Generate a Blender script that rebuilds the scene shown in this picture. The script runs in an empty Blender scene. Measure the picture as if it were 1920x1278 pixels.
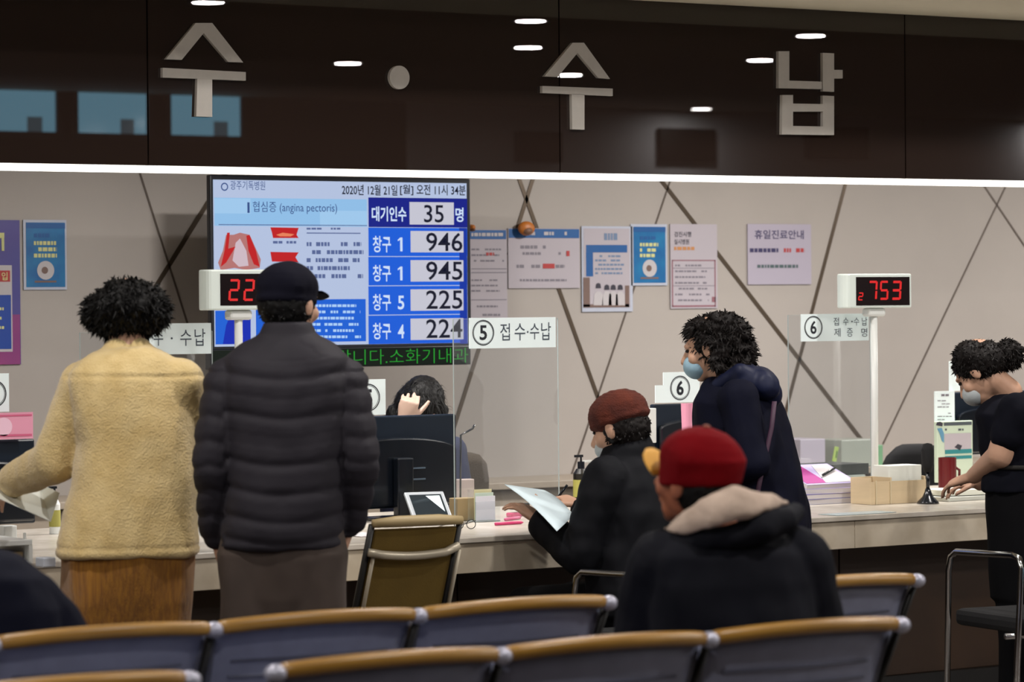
import bpy, bmesh, math, random
from mathutils import Vector, Matrix, noise
import numpy as np
random.seed(7)
C = bpy.context.scene.collection
R = math.radians
# ------------------------------------------------------------------ camera
F_PX, CAM_Z, HORIZ, ROLL, ANG = 6200.0, 1.56, 570.0, 0.0085, R(33.0)
pitch = math.atan((639.0 - HORIZ) / F_PX)
fwd_h = Vector((math.sin(ANG), math.cos(ANG), 0)); right_h = Vector((math.cos(ANG), -math.sin(ANG), 0)); UP = Vector((0, 0, 1))
fw = fwd_h * math.cos(pitch) - UP * math.sin(pitch)
up0 = UP * math.cos(pitch) + fwd_h * math.sin(pitch)
cx_ = right_h * math.cos(ROLL) - up0 * math.sin(ROLL)
cy_ = up0 * math.cos(ROLL) + right_h * math.sin(ROLL)
cam_d = bpy.data.cameras.new('camera'); cam = bpy.data.objects.new('camera', cam_d); C.objects.link(cam)
bpy.context.scene.camera = cam
cam_d.sensor_width = 36; cam_d.lens = F_PX / 1920 * 36; cam_d.clip_start = .1; cam_d.clip_end = 200
mw = Matrix.Identity(4)
for i in range(3):
    mw[i][0] = cx_[i]; mw[i][1] = cy_[i]; mw[i][2] = -fw[i]
mw[2][3] = CAM_Z
cam.matrix_world = mw
cam_d.dof.use_dof = True; cam_d.dof.focus_distance = 12.3; cam_d.dof.aperture_fstop = 4.0
# ------------------------------------------------------------------ world, exposure
sc = bpy.context.scene
sc.view_settings.view_transform = 'Standard'; sc.view_settings.look = 'None'
sc.view_settings.exposure = 0.0; sc.view_settings.gamma = 1.0; sc.view_settings.use_curve_mapping = False
w = bpy.data.worlds.new('world'); sc.world = w; w.use_nodes = True
w.node_tree.nodes['Background'].inputs[0].default_value = (.55, .62, .7, 1); w.node_tree.nodes['Background'].inputs[1].default_value = .3

def ray(px, py):
    return fw + cx_ * ((px - 960) / F_PX) - cy_ * ((py - 639) / F_PX)
O = Vector((0, 0, CAM_Z))
def onY(px, py, Y):
    d = ray(px, py); return O + d * (Y / d.y)
def onZ(px, py, Z):
    d = ray(px, py); return O + d * ((Z - CAM_Z) / d.z)
def pt(px, py, D):
    return O + ray(px, py) * D
def rectY(x0, y0, x1, y1, Y):
    ym = (y0 + y1) / 2; xm = (x0 + x1) / 2
    return onY(x0, ym, Y).x, onY(xm, y1, Y).z, onY(x1, ym, Y).x, onY(xm, y0, Y).z
# ------------------------------------------------------------------ area lights (ceiling lamps)
def area(loc, sx, sy, power, col=(1, .95, .9), rot=(0, 0, 0), shape='RECTANGLE'):
    l = bpy.data.lights.new('ceiling_lamp', 'AREA'); l.shape = shape; l.size = sx; l.size_y = sy; l.energy = power; l.color = col
    o = bpy.data.objects.new('ceiling_lamp', l); C.objects.link(o); o.location = loc; o.rotation_euler = rot; return o
CEIL = 3.32
FY, WY = 10.55, 12.8            # fascia plane, back wall plane
def reflect_ceiling(px, py):
    p = onY(px, py, FY); d = ray(px, py); d = Vector((d.x, -d.y, d.z)); return p + d * ((CEIL - p.z) / d.z)
def reflect_back(px, py, Y=-3.5):
    p = onY(px, py, FY); d = ray(px, py); d = Vector((d.x, -d.y, d.z)); return p + d * ((Y - p.y) / d.y)
lamp_spots = []
for px, py in ((652, 116), (1068, 138), (990, 86), (995, 36), (1315, 202), (1425, 110), (1520, 64), (390, 1), (1855, 236)):
    q = reflect_ceiling(px, py)
    lamp_spots.append((q.x, max(q.y, -3.3)))
for q in lamp_spots:
    area((q[0], q[1], CEIL - .012), .18, .18, 62 if q[1] > -2 else 14, shape='DISK')
for q in ((1.2, 6.2), (3.6, 8.2), (6.2, 8.6), (8.8, 8.9), (2.2, 4.0), (5.0, 5.2), (7.5, 6.4), (0.5, 8.6)):  # extra unseen downlights, added to illuminate the lobby
    lamp_spots.append(q); area((q[0], q[1], CEIL - .012), .18, .18, 46, shape='DISK')
for x, pw_, z_ in ((3.6, 16, 2.7), (6.32, 52, 2.46), (9.3, 84, 2.7), (12.2, 84, 2.7)):
    area((x, 10.92, z_), .4 if z_ > 2.6 else .22, .12, pw_, (1, .96, .92))
# ------------------------------------------------------------------ materials
def lin(c):
    if isinstance(c, str):
        c = [int(c[i:i + 2], 16) / 255 for i in (0, 2, 4)]
    return tuple((v / 12.92 if v <= .04045 else ((v + .055) / 1.055) ** 2.4) for v in c) + (1,)
MATS = {}
def M(name, col, rough=.6, metal=0., var=.0, vs=20, bump=0., bs=60, col2=None, spec=.5, coat=0., sheen=0., emit=0., alpha=None, trans=0., stretch=(1, 1, 1)):
    if name in MATS: return MATS[name]
    m = bpy.data.materials.new(name); m.use_nodes = True; nt = m.node_tree; b = nt.nodes['Principled BSDF']
    b.inputs['Base Color'].default_value = lin(col); b.inputs['Roughness'].default_value = rough
    b.inputs['Metallic'].default_value = metal; b.inputs['Specular IOR Level'].default_value = spec
    b.inputs['Coat Weight'].default_value = coat; b.inputs['Coat Roughness'].default_value = .03
    b.inputs['Sheen Weight'].default_value = sheen
    b.inputs['Transmission Weight'].default_value = trans
    if emit:
        b.inputs['Emission Color'].default_value = lin(col); b.inputs['Emission Strength'].default_value = emit
        b.inputs['Base Color'].default_value = (0.01, .01, .01, 1)
    tc = nt.nodes.new('ShaderNodeTexCoord'); mp = nt.nodes.new('ShaderNodeMapping'); mp.inputs['Scale'].default_value = stretch
    nt.links.new(tc.outputs['Object'], mp.inputs[0])
    if var or col2:
        n = nt.nodes.new('ShaderNodeTexNoise'); n.inputs['Scale'].default_value = vs; n.inputs['Detail'].default_value = 5
        nt.links.new(mp.outputs[0], n.inputs['Vector'])
        r = nt.nodes.new('ShaderNodeValToRGB'); c = lin(col); c2 = lin(col2) if col2 else tuple(v * (1 - var) for v in c[:3]) + (1,)
        c1 = c if col2 else tuple(min(1, v * (1 + var)) for v in c[:3]) + (1,)
        r.color_ramp.elements[0].position = .35; r.color_ramp.elements[1].position = .65
        r.color_ramp.elements[0].color = c2; r.color_ramp.elements[1].color = c1
        nt.links.new(n.outputs[0], r.inputs[0]); nt.links.new(r.outputs[0], b.inputs['Base Color'])
    if bump:
        n = nt.nodes.new('ShaderNodeTexNoise'); n.inputs['Scale'].default_value = bs; n.inputs['Detail'].default_value = 4
        nt.links.new(mp.outputs[0], n.inputs['Vector'])
        bp = nt.nodes.new('ShaderNodeBump'); bp.inputs['Strength'].default_value = bump; bp.inputs['Distance'].default_value = .01
        nt.links.new(n.outputs[0], bp.inputs['Height']); nt.links.new(bp.outputs[0], b.inputs['Normal'])
    MATS[name] = m; return m
def glass(name, tint=(1, 1, 1), rough=0.0, fac=.06):
    if name in MATS: return MATS[name]
    m = bpy.data.materials.new(name); m.use_nodes = True; nt = m.node_tree; nt.nodes.clear()
    o = nt.nodes.new('ShaderNodeOutputMaterial'); t = nt.nodes.new('ShaderNodeBsdfTransparent'); g = nt.nodes.new('ShaderNodeBsdfGlossy')
    df = nt.nodes.new('ShaderNodeBsdfDiffuse'); df.inputs[0].default_value = (.8, .85, .88, 1)
    t.inputs[0].default_value = tint + (1,); g.inputs['Roughness'].default_value = rough
    mx = nt.nodes.new('ShaderNodeMixShader'); mx.inputs[0].default_value = fac
    mx2 = nt.nodes.new('ShaderNodeMixShader'); mx2.inputs[0].default_value = .02
    nt.links.new(t.outputs[0], mx.inputs[1]); nt.links.new(g.outputs[0], mx.inputs[2])
    nt.links.new(mx.outputs[0], mx2.inputs[1]); nt.links.new(df.outputs[0], mx2.inputs[2]); nt.links.new(mx2.outputs[0], o.inputs[0])
    MATS[name] = m; return m
# ------------------------------------------------------------------ object helpers
def tag(o, label=None, cat=None, group=None, kind=None):
    if label: o['label'] = label
    if cat: o['category'] = cat
    if group: o['group'] = group
    if kind: o['kind'] = kind
    return o
def empty(name, label, cat, loc=(0, 0, 0), rz=0, group=None):
    o = bpy.data.objects.new(name, None); C.objects.link(o); o.location = loc; o.rotation_euler = (0, 0, rz); o.empty_display_size = .1
    return tag(o, label, cat, group)
def link(name, me, mat, parent=None, local=False):
    o = bpy.data.objects.new(name, me); C.objects.link(o)
    if mat is not None and not me.materials: me.materials.append(mat)
    if parent is not None:
        o.parent = parent
        if not local:
            chain = Matrix.Identity(4); q = parent
            while q is not None:
                chain = Matrix.LocRotScale(q.location, q.rotation_euler, q.scale) @ chain if q.parent is None else Matrix.LocRotScale(q.location, q.rotation_euler, q.scale) @ chain
                if q.parent is not None: chain = q.matrix_parent_inverse @ chain
                q = q.parent
            o.matrix_parent_inverse = chain.inverted()
    return o
class MB:
    def __init__(s): s.v = []; s.f = []
    def add(s, vs, fs):
        n = len(s.v); s.v += [tuple(v) for v in vs]; s.f += [tuple(i + n for i in f) for f in fs]; return s
    def box(s, x0, y0, z0, x1, y1, z1):
        if x0 > x1: x0, x1 = x1, x0
        if y0 > y1: y0, y1 = y1, y0
        if z0 > z1: z0, z1 = z1, z0
        return s.add([(x0, y0, z0), (x1, y0, z0), (x1, y1, z0), (x0, y1, z0), (x0, y0, z1), (x1, y0, z1), (x1, y1, z1), (x0, y1, z1)],
                     [(0, 3, 2, 1), (4, 5, 6, 7), (0, 1, 5, 4), (1, 2, 6, 5), (2, 3, 7, 6), (3, 0, 4, 7)])
    def obox(s, c, u, v, w_):
        c = Vector(c); u = Vector(u); v = Vector(v); w_ = Vector(w_)
        vs = [c + u * a + v * b + w_ * d for d in (-1, 1) for a, b in ((-1, -1), (1, -1), (1, 1), (-1, 1))]
        return s.add(vs, [(0, 3, 2, 1), (4, 5, 6, 7), (0, 1, 5, 4), (1, 2, 6, 5), (2, 3, 7, 6), (3, 0, 4, 7)])
    def prism(s, poly, y0, y1):          # poly of (x,z)
        n = len(poly); a = sum(poly[i][0] * poly[(i + 1) % n][1] - poly[(i + 1) % n][0] * poly[i][1] for i in range(n))
        if a < 0: poly = poly[::-1]
        vs = [(x, y0, z) for x, z in poly] + [(x, y1, z) for x, z in poly]
        return s.add(vs, [tuple(range(n)), tuple(range(2 * n - 1, n - 1, -1))] + [(i, n + i, n + (i + 1) % n, (i + 1) % n) for i in range(n)])
    def rings(s, rs, caps=True, dome=True):
        # rs: list of lists of points (same count)
        n = len(rs[0]); vs = [p for r in rs for p in r]; fs = []
        for k in range(len(rs) - 1):
            for i in range(n):
                j = (i + 1) % n; fs.append((k * n + i, k * n + j, (k + 1) * n + j, (k + 1) * n + i))
        if caps:
            fs.append(tuple(range(n - 1, -1, -1))); fs.append(tuple((len(rs) - 1) * n + i for i in range(n)))
        return s.add(vs, fs)
    def tube(s, pts, r, n=10):
        pts = [Vector(p) for p in pts]; rr = r if isinstance(r, (list, tuple)) else [r] * len(pts); rs = []
        for i, p in enumerate(pts):
            t = ((pts[min(i + 1, len(pts) - 1)] - pts[max(i - 1, 0)])).normalized()
            if i == 0: a = t.orthogonal().normalized()
            a = (a - t * a.dot(t)).normalized(); b = t.cross(a)
            rs.append([p + (a * math.cos(2 * math.pi * k / n) + b * math.sin(2 * math.pi * k / n)) * rr[i] for k in range(n)])
        return s.rings(rs)
    def cap(s, p1, p2, r1, r2, n=16, flat=None):
        p1 = Vector(p1); p2 = Vector(p2); t = p2 - p1; L = t.length; t = t.normalized() if L > 1e-6 else Vector((0, 0, 1))
        a = t.orthogonal().normalized(); b = t.cross(a); rs = []
        prof = [(-r1 * math.cos(q), r1 * math.sin(q)) for q in (.12, .5, .9, 1.25, 1.57)] + [(L + r2 * math.sin(q), r2 * math.cos(q)) for q in (0, .4, .8, 1.15, 1.45)]
        for d, rad in prof:
            rs.append([p1 + t * d + (a * math.cos(2 * math.pi * k / n) + b * math.sin(2 * math.pi * k / n)) * rad for k in range(n)])
        return s.rings(rs)
    def ell(s, c, rx, ry, rz, mat=None, n=20, m=12):
        c = Vector(c); rs = []
        for i in range(m + 1):
            th = math.pi * (i + .001) / (m + .002)
            th = max(.06, min(math.pi - .06, th))
            ring = []
            for k in range(n):
                p = Vector((rx * math.sin(th) * math.cos(2 * math.pi * k / n), ry * math.sin(th) * math.sin(2 * math.pi * k / n), -rz * math.cos(th)))
                ring.append(c + (mat @ p if mat else p))
            rs.append(ring)
        return s.rings(rs)
    def loft(s, secs, n=28, pw=1.0):     # secs: (center, u, v) vectors
        rs = []
        for c, u, v in secs:
            ring = []
            for k in range(n):
                a = 2 * math.pi * k / n; ca, sa = math.cos(a), math.sin(a)
                ca = math.copysign(abs(ca) ** pw, ca); sa = math.copysign(abs(sa) ** pw, sa)
                ring.append(Vector(c) + Vector(u) * ca + Vector(v) * sa)
            rs.append(ring)
        return s.rings(rs)
    def lathe(s, prof, c=(0, 0, 0), n=24):
        c = Vector(c); return s.rings(caps=prof[0][0] < .008, rs=[[c + Vector((r * math.cos(2 * math.pi * k / n), r * math.sin(2 * math.pi * k / n), z)) for k in range(n)] for r, z in prof])
    def mesh(s, name='m', smooth=False):
        me = bpy.data.meshes.new(name); me.from_pydata(s.v, [], s.f); me.validate()
        if smooth: me.polygons.foreach_set('use_smooth', [True] * len(me.polygons))
        me.update(); return me
    def build(s, name, mat, parent=None, smooth=False, bevel=0, local=False, segs=2, fix=True):
        me = s.mesh(name, smooth)
        if fix:
            bm = bmesh.new(); bm.from_mesh(me); bmesh.ops.recalc_face_normals(bm, faces=bm.faces); bm.to_mesh(me); bm.free()
        o = link(name, me, mat, parent, local)
        if bevel:
            b = o.modifiers.new('bevel', 'BEVEL'); b.width = bevel; b.segments = segs; b.limit_method = 'ANGLE'
        if smooth and bevel == 0: pass
        return o
def evald(o):
    dg = bpy.context.evaluated_depsgraph_get(); return bpy.data.meshes.new_from_object(o.evaluated_get(dg))
def remesh(mb, voxel=.008, sm=3, disp=None):
    me = mb.mesh('tmp'); bm = bmesh.new(); bm.from_mesh(me)
    # every closed shell outward
    bmesh.ops.recalc_face_normals(bm, faces=bm.faces); bm.to_mesh(me); bm.free()
    o = bpy.data.objects.new('tmp', me); C.objects.link(o)
    r = o.modifiers.new('r', 'REMESH'); r.mode = 'VOXEL'; r.voxel_size = voxel
    if sm:
        q = o.modifiers.new('s', 'SMOOTH'); q.factor = .5; q.iterations = sm
    out = evald(o); bpy.data.objects.remove(o); bpy.data.meshes.remove(me)
    if disp:
        co = [v.co.copy() for v in out.vertices]; no = [v.normal.copy() for v in out.vertices]
        for v, c, n in zip(out.vertices, co, no): v.co = c + n * disp(c, n)
        out.update()
    out.polygons.foreach_set('use_smooth', [True] * len(out.polygons)); out.materials.clear()
    return out
TEXTC = {}
def text_mesh(body, ex=0.0, off=0.0):
    k = (body, ex, off)
    if k not in TEXTC:
        c = bpy.data.curves.new('t', 'FONT'); c.body = body; c.extrude = ex; c.offset = off; c.resolution_u = 3
        o = bpy.data.objects.new('t', c); C.objects.link(o); me = evald(o); bpy.data.objects.remove(o); bpy.data.curves.remove(c)
        TEXTC[k] = me
    return TEXTC[k]
def text_fit(mb, body, x0, z0, x1, z1, Y, off=.012):
    """adds the flat letters of body, fitted in the rectangle, facing -Y"""
    me = text_mesh(body, 0, off); xs = [v.co.x for v in me.vertices]; ys = [v.co.y for v in me.vertices]
    a, b, c, d = min(xs), max(xs), min(ys), max(ys)
    vs = [(x0 + (v.co.x - a) / (b - a) * (x1 - x0), Y, z0 + (v.co.y - c) / (d - c) * (z1 - z0)) for v in me.vertices]
    return mb.add(vs, [tuple(p.vertices) for p in me.polygons])
def digit_one(mb, x0, y0, x1, y1, Y):
    a, b, c, d = rectY(x0, y0, x1, y1, Y); w_ = c - a; h = d - b
    return mb.prism([(a + w_ * .42, b), (c - w_ * .18, b), (c - w_ * .18, d), (a + w_ * .46, d), (a, d - h * .16), (a, d - h * .27), (a + w_ * .42, d - h * .17)], Y, Y + .0006)
def text_px(mb, body, x0, y0, x1, y1, Y, off=.012):
    a, b, c, d = rectY(x0, y0, x1, y1, Y); return text_fit(mb, body, a, b, c, d, Y, off)
def flat(mb, x0, y0, x1, y1, Y, t=.0006):
    a, b, c, d = rectY(x0, y0, x1, y1, Y); return mb.box(a, Y, b, c, Y + t, d)
def disc(mb, cx, cz, r, Y, t=.0006, n=28, rz=None):
    rz = rz or r; return mb.prism([(cx + r * math.cos(2 * math.pi * i / n), cz + rz * math.sin(2 * math.pi * i / n)) for i in range(n)], Y, Y + t)
def ringflat(mb, cx, cz, r, wd, Y, rz=None, n=32):
    rz = rz or r; vs = []
    for i in range(n):
        a = 2 * math.pi * i / n
        vs += [(cx + r * math.cos(a), Y, cz + rz * math.sin(a)), (cx + (r - wd) * math.cos(a), Y, cz + (rz - wd) * math.sin(a))]
    return mb.add(vs, [(2 * i, 2 * i + 1, 2 * ((i + 1) % n) + 1, 2 * ((i + 1) % n)) for i in range(n)])
def scribble(mb, x0, y0, x1, y1, Y, rows=3, h=.5, seed=1, fill=.8):
    """lines of print too small to read: short dashes"""
    rnd = random.Random(seed); dy = (y1 - y0) / rows
    for r in range(rows):
        x = x0; end = x1 - rnd.random() * (x1 - x0) * .25
        while x < end:
            l = rnd.uniform(3, 9)
            if rnd.random() < fill: flat(mb, x, y0 + dy * (r + .5 - h / 2), min(x + l, end), y0 + dy * (r + .5 + h / 2), Y)
            x += l + 1.6
    return mb
# ================================================================== SETTING
m_wall = M('wall_paint', (.66, .63, .605), .55, var=.03, vs=2)
m_strip = M('bronze_strip', (.40, .35, .30), .3, metal=.6)
m_strip2 = M('grey_joint', (.38, .34, .31), .4, metal=.3)
m_ceil = M('ceiling_paint', (.66, .63, .57), .8)
m_floor = M('floor_stone', (.32, .29, .27), .35, var=.1, vs=3)
m_fascia = M('fascia_glass', '2a201c', .0, spec=.6)
m_joint = M('dark_joint', '080504', .5)
m_back = M('lobby_wall_grey', (.92, .92, .94), .7)
m_dark = M('dark_brown_panel', '3c2818', .45, var=.15, vs=4)
def struct(o, label=None):
    o['kind'] = 'structure'
    if label: o['label'] = label
    return o
XL, XR, YB = -6.0, 27.0, -3.5
struct(MB().box(XL, YB, -.1, XR, WY + .2, 0).build('floor', m_floor), 'grey polished stone floor of the lobby')
struct(MB().box(XL, YB, CEIL, XR, 10.0, CEIL + .1).build('ceiling', m_ceil), 'beige plastered lobby ceiling')
wb = struct(MB().box(XL, WY, 0, XR, WY + .2, 3.4).build('wall_back', m_wall), 'beige back wall crossed by diagonal metal strips')
struct(MB().box(XL - .2, YB, 0, XL, WY + .2, 3.4).build('wall_left', m_wall), 'plain beige side wall')
struct(MB().box(XR, YB, 0, XR + .2, WY + .2, 3.4).build('wall_right', m_wall), 'plain beige side wall on the right')
# diagonal inlay strips on the back wall (pixel ends on the wall plane)
for (x0, y0), (x1, y1), wd in (
        ((258, 312), (362, 640), .008), ((425, 322), (262, 585), .020),
        ((971, 330), (1128, 765), .019), ((1003, 322), (840, 835), .019),
        ((1259, 330), (1066, 905), .008), ((1233, 330), (1618, 828), .020),
        ((1590, 325), (1462, 812), .018), ((1836, 335), (1940, 490), .008), ((1892, 335), (1655, 832), .007)):
    a, b = onY(x0, y0, WY), onY(x1, y1, WY); d = (b - a).normalized(); n = Vector((d.z, 0, -d.x)) * wd / 2
    MB().prism([((a + n).x, (a + n).z), ((b + n).x, (b + n).z), ((b - n).x, (b - n).z), ((a - n).x, (a - n).z)], WY - .004, WY + .002).build('inlay_strip', m_strip if wd > .015 else m_strip2, wb)
# opposite lobby wall seen as a reflection in the fascia
gx0 = reflect_back(762, 260).x
struct(MB().box(gx0, YB - .2, 0, XR, YB, 3.4).build('wall_front', m_back), 'grey lobby wall opposite the counter')
struct(MB().box(XL, YB - .2, 0, gx0, YB, 3.4).build('wall_entrance', M('lobby_wall_brown', (.20, .13, .10), .7)), 'dark brown lobby wall beside the windows')
m_winf = M('window_frame_grey', (.22, .23, .25), .5)
m_day = M('daylight_pane', (.40, .58, .66), .1, emit=9)
m_day2 = M('daylight_building', (.30, .38, .42), .1, emit=5.0)
zt, zb = reflect_back(270, 160).z, reflect_back(270, 252).z
for i, (a, b) in enumerate(((-40, 102), (142, 273), (316, 448))):
    xa, xb = reflect_back(a, 200).x, reflect_back(b, 200).x
    wf = MB(); t = .05
    for bx in ((xa - t, zb - t, xb + t, zb), (xa - t, zt, xb + t, zt + t), (xa - t, zb, xa, zt), (xb, zb, xb + t, zt)):
        wf.box(bx[0], YB, bx[1], bx[2], YB + .05, bx[3])
    fo = struct(wf.build('window_%d' % (i + 1), m_winf), 'high daylight window in the lobby wall')
    MB().box(xa, YB + .005, zb, xb, YB + .015, zt).build('pane', m_day, fo)
    xm = xa + (xb - xa) * .62
    MB().box(xm, YB + .02, zb, xb - .12, YB + .025, zb + (zt - zb) * .3).build('pane_print', m_day2, fo)
for nb_, (a, b, c, d) in enumerate(((963, 246, 1048, 305), (1232, 240, 1335, 303), (1506, 238, 1622, 300))):
    p, q = reflect_back(a, b), reflect_back(c, d)
    tag(MB().box(p.x, YB, q.z, q.x, YB + .06, p.z).build('notice_board', M('board_dark', '14100e', .5), bevel=.004), 'dark notice board on the opposite lobby wall, %s of three reflected' % ('leftmost', 'middle', 'rightmost')[nb_], 'board', 'notice boards on the lobby wall')
# fascia over the counter: glossy dark brown glass panels with a light line under it
zF0 = onY(960, 322, FY).z; zF1 = onY(1525, 18, FY).z
ft = empty('counter_fascia', 'long glossy dark brown fascia above the reception counter', 'fascia', (6, FY, zF0))
ft['kind'] = 'structure'; del ft['category']; ft.name = 'trim_1'
joints = [-600] + [277, 1049, 1697] + [2330]
jx = [onY(j, 170, FY).x for j in joints]
jx[0] = jx[1] - (jx[2] - jx[1]); jx[4] = jx[3] + (jx[3] - jx[2])
jx = [jx[0] - 2 * (jx[1] - jx[0]), jx[0] - (jx[1] - jx[0])] + jx + [jx[4] + 1.66, jx[4] + 3.3]
for a, b in zip(jx[:-1], jx[1:]):
    MB().box(a + .003, FY, zF0, b - .003, FY + .02, zF1).build('fascia_panel', m_fascia, ft)
MB().box(jx[0], FY + .021, zF0, jx[-1], FY + .12, zF1).build('fascia_backing', m_joint, ft)
m_led = M('led_line', (1, .985, .95), .5, emit=2.6)
MB().box(jx[0], FY + .0, zF0 - .022, jx[-1], FY + .10, zF0 - .001).build('light_line', m_led, ft)
# soffit and lowered ceiling above
sf = struct(MB().box(XL, 9.75, zF1, XR, FY + .12, zF1 + .12).build('trim_2', M('soffit_paint', (.82, .79, .71), .8), bevel=.01), 'beige lowered soffit above the fascia')
struct(MB().box(XL, 9.95, zF1 + .12, XR, 10.0, CEIL + .1).build('trim_3', m_ceil), 'beige bulkhead above the soffit')
struct(MB().box(XL, FY + .12, 2.72, XR, WY, 2.80).build('trim_4', m_ceil), 'ceiling over the staff area')
# letters on the fascia
m_letter = M('letter_grey', (.72, .70, .675), .45, var=.03, vs=30)
def px_poly(mb, pts, Y=FY - .018, t=.017):
    mb.prism([(lambda p: (p.x, p.z))(onY(x, y, Y)) for x, y in pts], Y, Y + t)
A1 = MB()
for p in ([(311, 111), (367, 43), (398, 43), (456, 117), (428, 116), (382, 62), (341, 112)], [(305, 127), (461, 135), (461, 151), (305, 145)], [(370, 147), (398, 149), (398, 219), (368, 218)]): px_poly(A1, p)
tag(A1.build('sign_letter', m_letter), 'large grey raised Korean letter reading su, left of the round dot', 'letter')
A2 = MB()
for p in ([(1021, 143), (1074, 80), (1095, 80), (1144, 148), (1122, 146), (1083, 99), (1046, 144)], [(1017, 161), (1149, 166), (1149, 180), (1017, 174)], [(1072, 176), (1096, 177), (1096, 243), (1073, 242)]): px_poly(A2, p)
tag(A2.build('sign_letter', m_letter), 'grey raised Korean letter reading su, right of the round dot', 'letter')
A3 = MB()
for p in ([(1460, 96), (1480, 96), (1480, 151), (1541, 153), (1541, 167), (1460, 165)], [(1543, 99), (1564, 100), (1564, 172), (1543, 171)], [(1564, 131), (1580, 131), (1580, 147), (1564, 147)],
          [(1467, 178), (1487, 178), (1487, 252), (1466, 252)], [(1543, 179), (1564, 180), (1564, 253), (1543, 253)], [(1487, 194), (1543, 195), (1543, 209), (1487, 209)], [(1487, 236), (1543, 237), (1543, 253), (1487, 252)]): px_poly(A3, p)
tag(A3.build('sign_letter', m_letter), 'rightmost grey raised Korean letter reading nap on the brown fascia', 'letter')
q = onY(749.5, 145, FY - .018); e = onY(768, 145, FY - .018); z2 = onY(749.5, 123, FY - .018)
A4 = MB(); disc(A4, q.x, q.z, e.x - q.x, FY - .018, .017, 36, z2.z - q.z)
tag(A4.build('sign_dot', m_letter), 'round grey raised dot between the letters on the fascia', 'letter')
# ceiling downlights (trim rings): the reflected ones and those added for illumination
m_white = M('white_plastic', (.86, .87, .86), .35)
for i, (x, y) in enumerate(lamp_spots):
    rb = MB().lathe([(.095, 0), (.120, 0), (.120, .012), (.095, .012), (.095, 0)], (x, y, CEIL - .014), 24)
    me = MB(); 
    o = rb.build('downlight', m_white, smooth=False)
    tag(o, 'round recessed downlight in the lobby ceiling, of the reflected and added ones', 'downlight', 'downlights in the lobby ceiling')
# ------------------------------------------------------------------ counter
Z0 = .75
cxl, cxr = 0.0, 13.5
def cf(x): return 9.62 + (x - 3.0) * .035         # front edge line
m_marble = M('beige_marble', (.80, .755, .68), .3, var=.07, vs=9, col2=(.73, .68, .60), bump=.0)
m_top = M('counter_top_marble', (.80, .77, .73), .25, col2=(.74, .71, .66), vs=12)
ct = empty('reception_counter', 'long beige marble reception counter with dark brown base', 'counter', (6, cf(6), 0))
def slab(x0, x1, yo0, yo1, z0, z1, mb):
    mb.add([(x0, cf(x0) + yo0, z0), (x1, cf(x1) + yo0, z0), (x1, yo1, z0), (x0, yo1, z0), (x0, cf(x0) + yo0, z1), (x1, cf(x1) + yo0, z1), (x1, yo1, z1), (x0, yo1, z1)],
           [(0, 3, 2, 1), (4, 5, 6, 7), (0, 1, 5, 4), (1, 2, 6, 5), (2, 3, 7, 6), (3, 0, 4, 7)])
mb = MB(); slab(cxl, cxr, -.008, 11.15, Z0 - .02, Z0, mb); mb.build('worktop', m_top, ct, bevel=.003)
xs = [cxl, 3.1, 5.45, 7.9, 10.3, cxr]
for a, b in zip(xs[:-1], xs[1:]):
    mb = MB(); slab(a + .001, b - .001, 0, cf(a) + .25, Z0 - .125, Z0 - .021, mb); mb.build('marble_apron', m_marble, ct, bevel=.002)
x = cxl; k = 0
while x < cxr - .01:
    mb = MB(); slab(x + .003, min(x + .9, cxr) - .003, .34, cf(x) + .42, .08, Z0 - .126, mb); mb.build('front_panel', m_dark, ct, bevel=.002); x += .9
mb = MB(); slab(cxl, cxr, .38, cf(3) + .50, 0, .08, mb); mb.build('plinth', m_joint, ct)
mb = MB(); slab(cxl, cxr, .43, 10.25, .3, Z0 - .021, mb); mb.build('desk_body', m_dark, ct)
# back ledge on the wall side
bl = empty('wall_ledge', 'long beige low ledge along the back wall behind staff', 'ledge', (7, 12.5, 0))
m_ledge = M('ledge_laminate', (.62, .57, .51), .45, var=.04)
MB().box(1, 12.36, .735, 13.5, WY - .001, .765).build('ledge_top', m_ledge, bl, bevel=.003)
MB().box(1, 12.40, .60, 13.5, 12.42, .735).build('ledge_apron', m_ledge, bl)
x = 1.0
while x < 13.4:
    MB().box(x + .004, 12.46, .02, x + .89, WY - .01, .60).build('cabinet_door', m_dark, bl, bevel=.002); x += .9
# ================================================================== TELEVISION
TY = 12.22
m_bez = M('tv_black', '0a0d16', .35)
def em(name, col, e=1.0): return M('scr_' + name, col, .6, emit=e, spec=.0)
tv = empty('queue_screen', 'large wall screen showing waiting numbers with a green ticker below', 'screen', onY(640, 690, TY))
def fr(mb, x0, y0, x1, y1, Y, t): a, b, c, d = rectY(x0, y0, x1, y1, Y); return mb.box(a, Y, b, c, Y + t, d)
fr(MB(), 395, 331, 883, 653, TY, .035).build('bezel', m_bez, tv, bevel=.006)
fr(MB(), 395, 651.5, 883, 688, TY - .01, .05).build('ticker_housing', m_bez, tv, bevel=.004)
aa = rectY(660, 400, 760, 600, TY)
for xx in (aa[0], aa[2]): MB().box(xx - .04, TY + .035, aa[1], xx + .04, WY - .001, aa[3]).build('wall_bracket', m_bez, tv)
Y1, Y2, Y3, Y4 = TY - .002, TY - .0035, TY - .005, TY - .0065
scr = fr(MB(), 401, 340, 876, 646, Y1, .001).build('screen', em('pale', (.70, .755, .87)), tv)
def sp(mb, name, mat):
    o = mb.build(name, mat, scr, fix=False)
    if name == 'small_print': o['kind'] = 'stuff'
    return o
mb = MB(); flat(mb, 402, 372, 688, 424, Y2); sp(mb, 'screen_panel', em('sky', (.56, .74, .90)))
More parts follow.
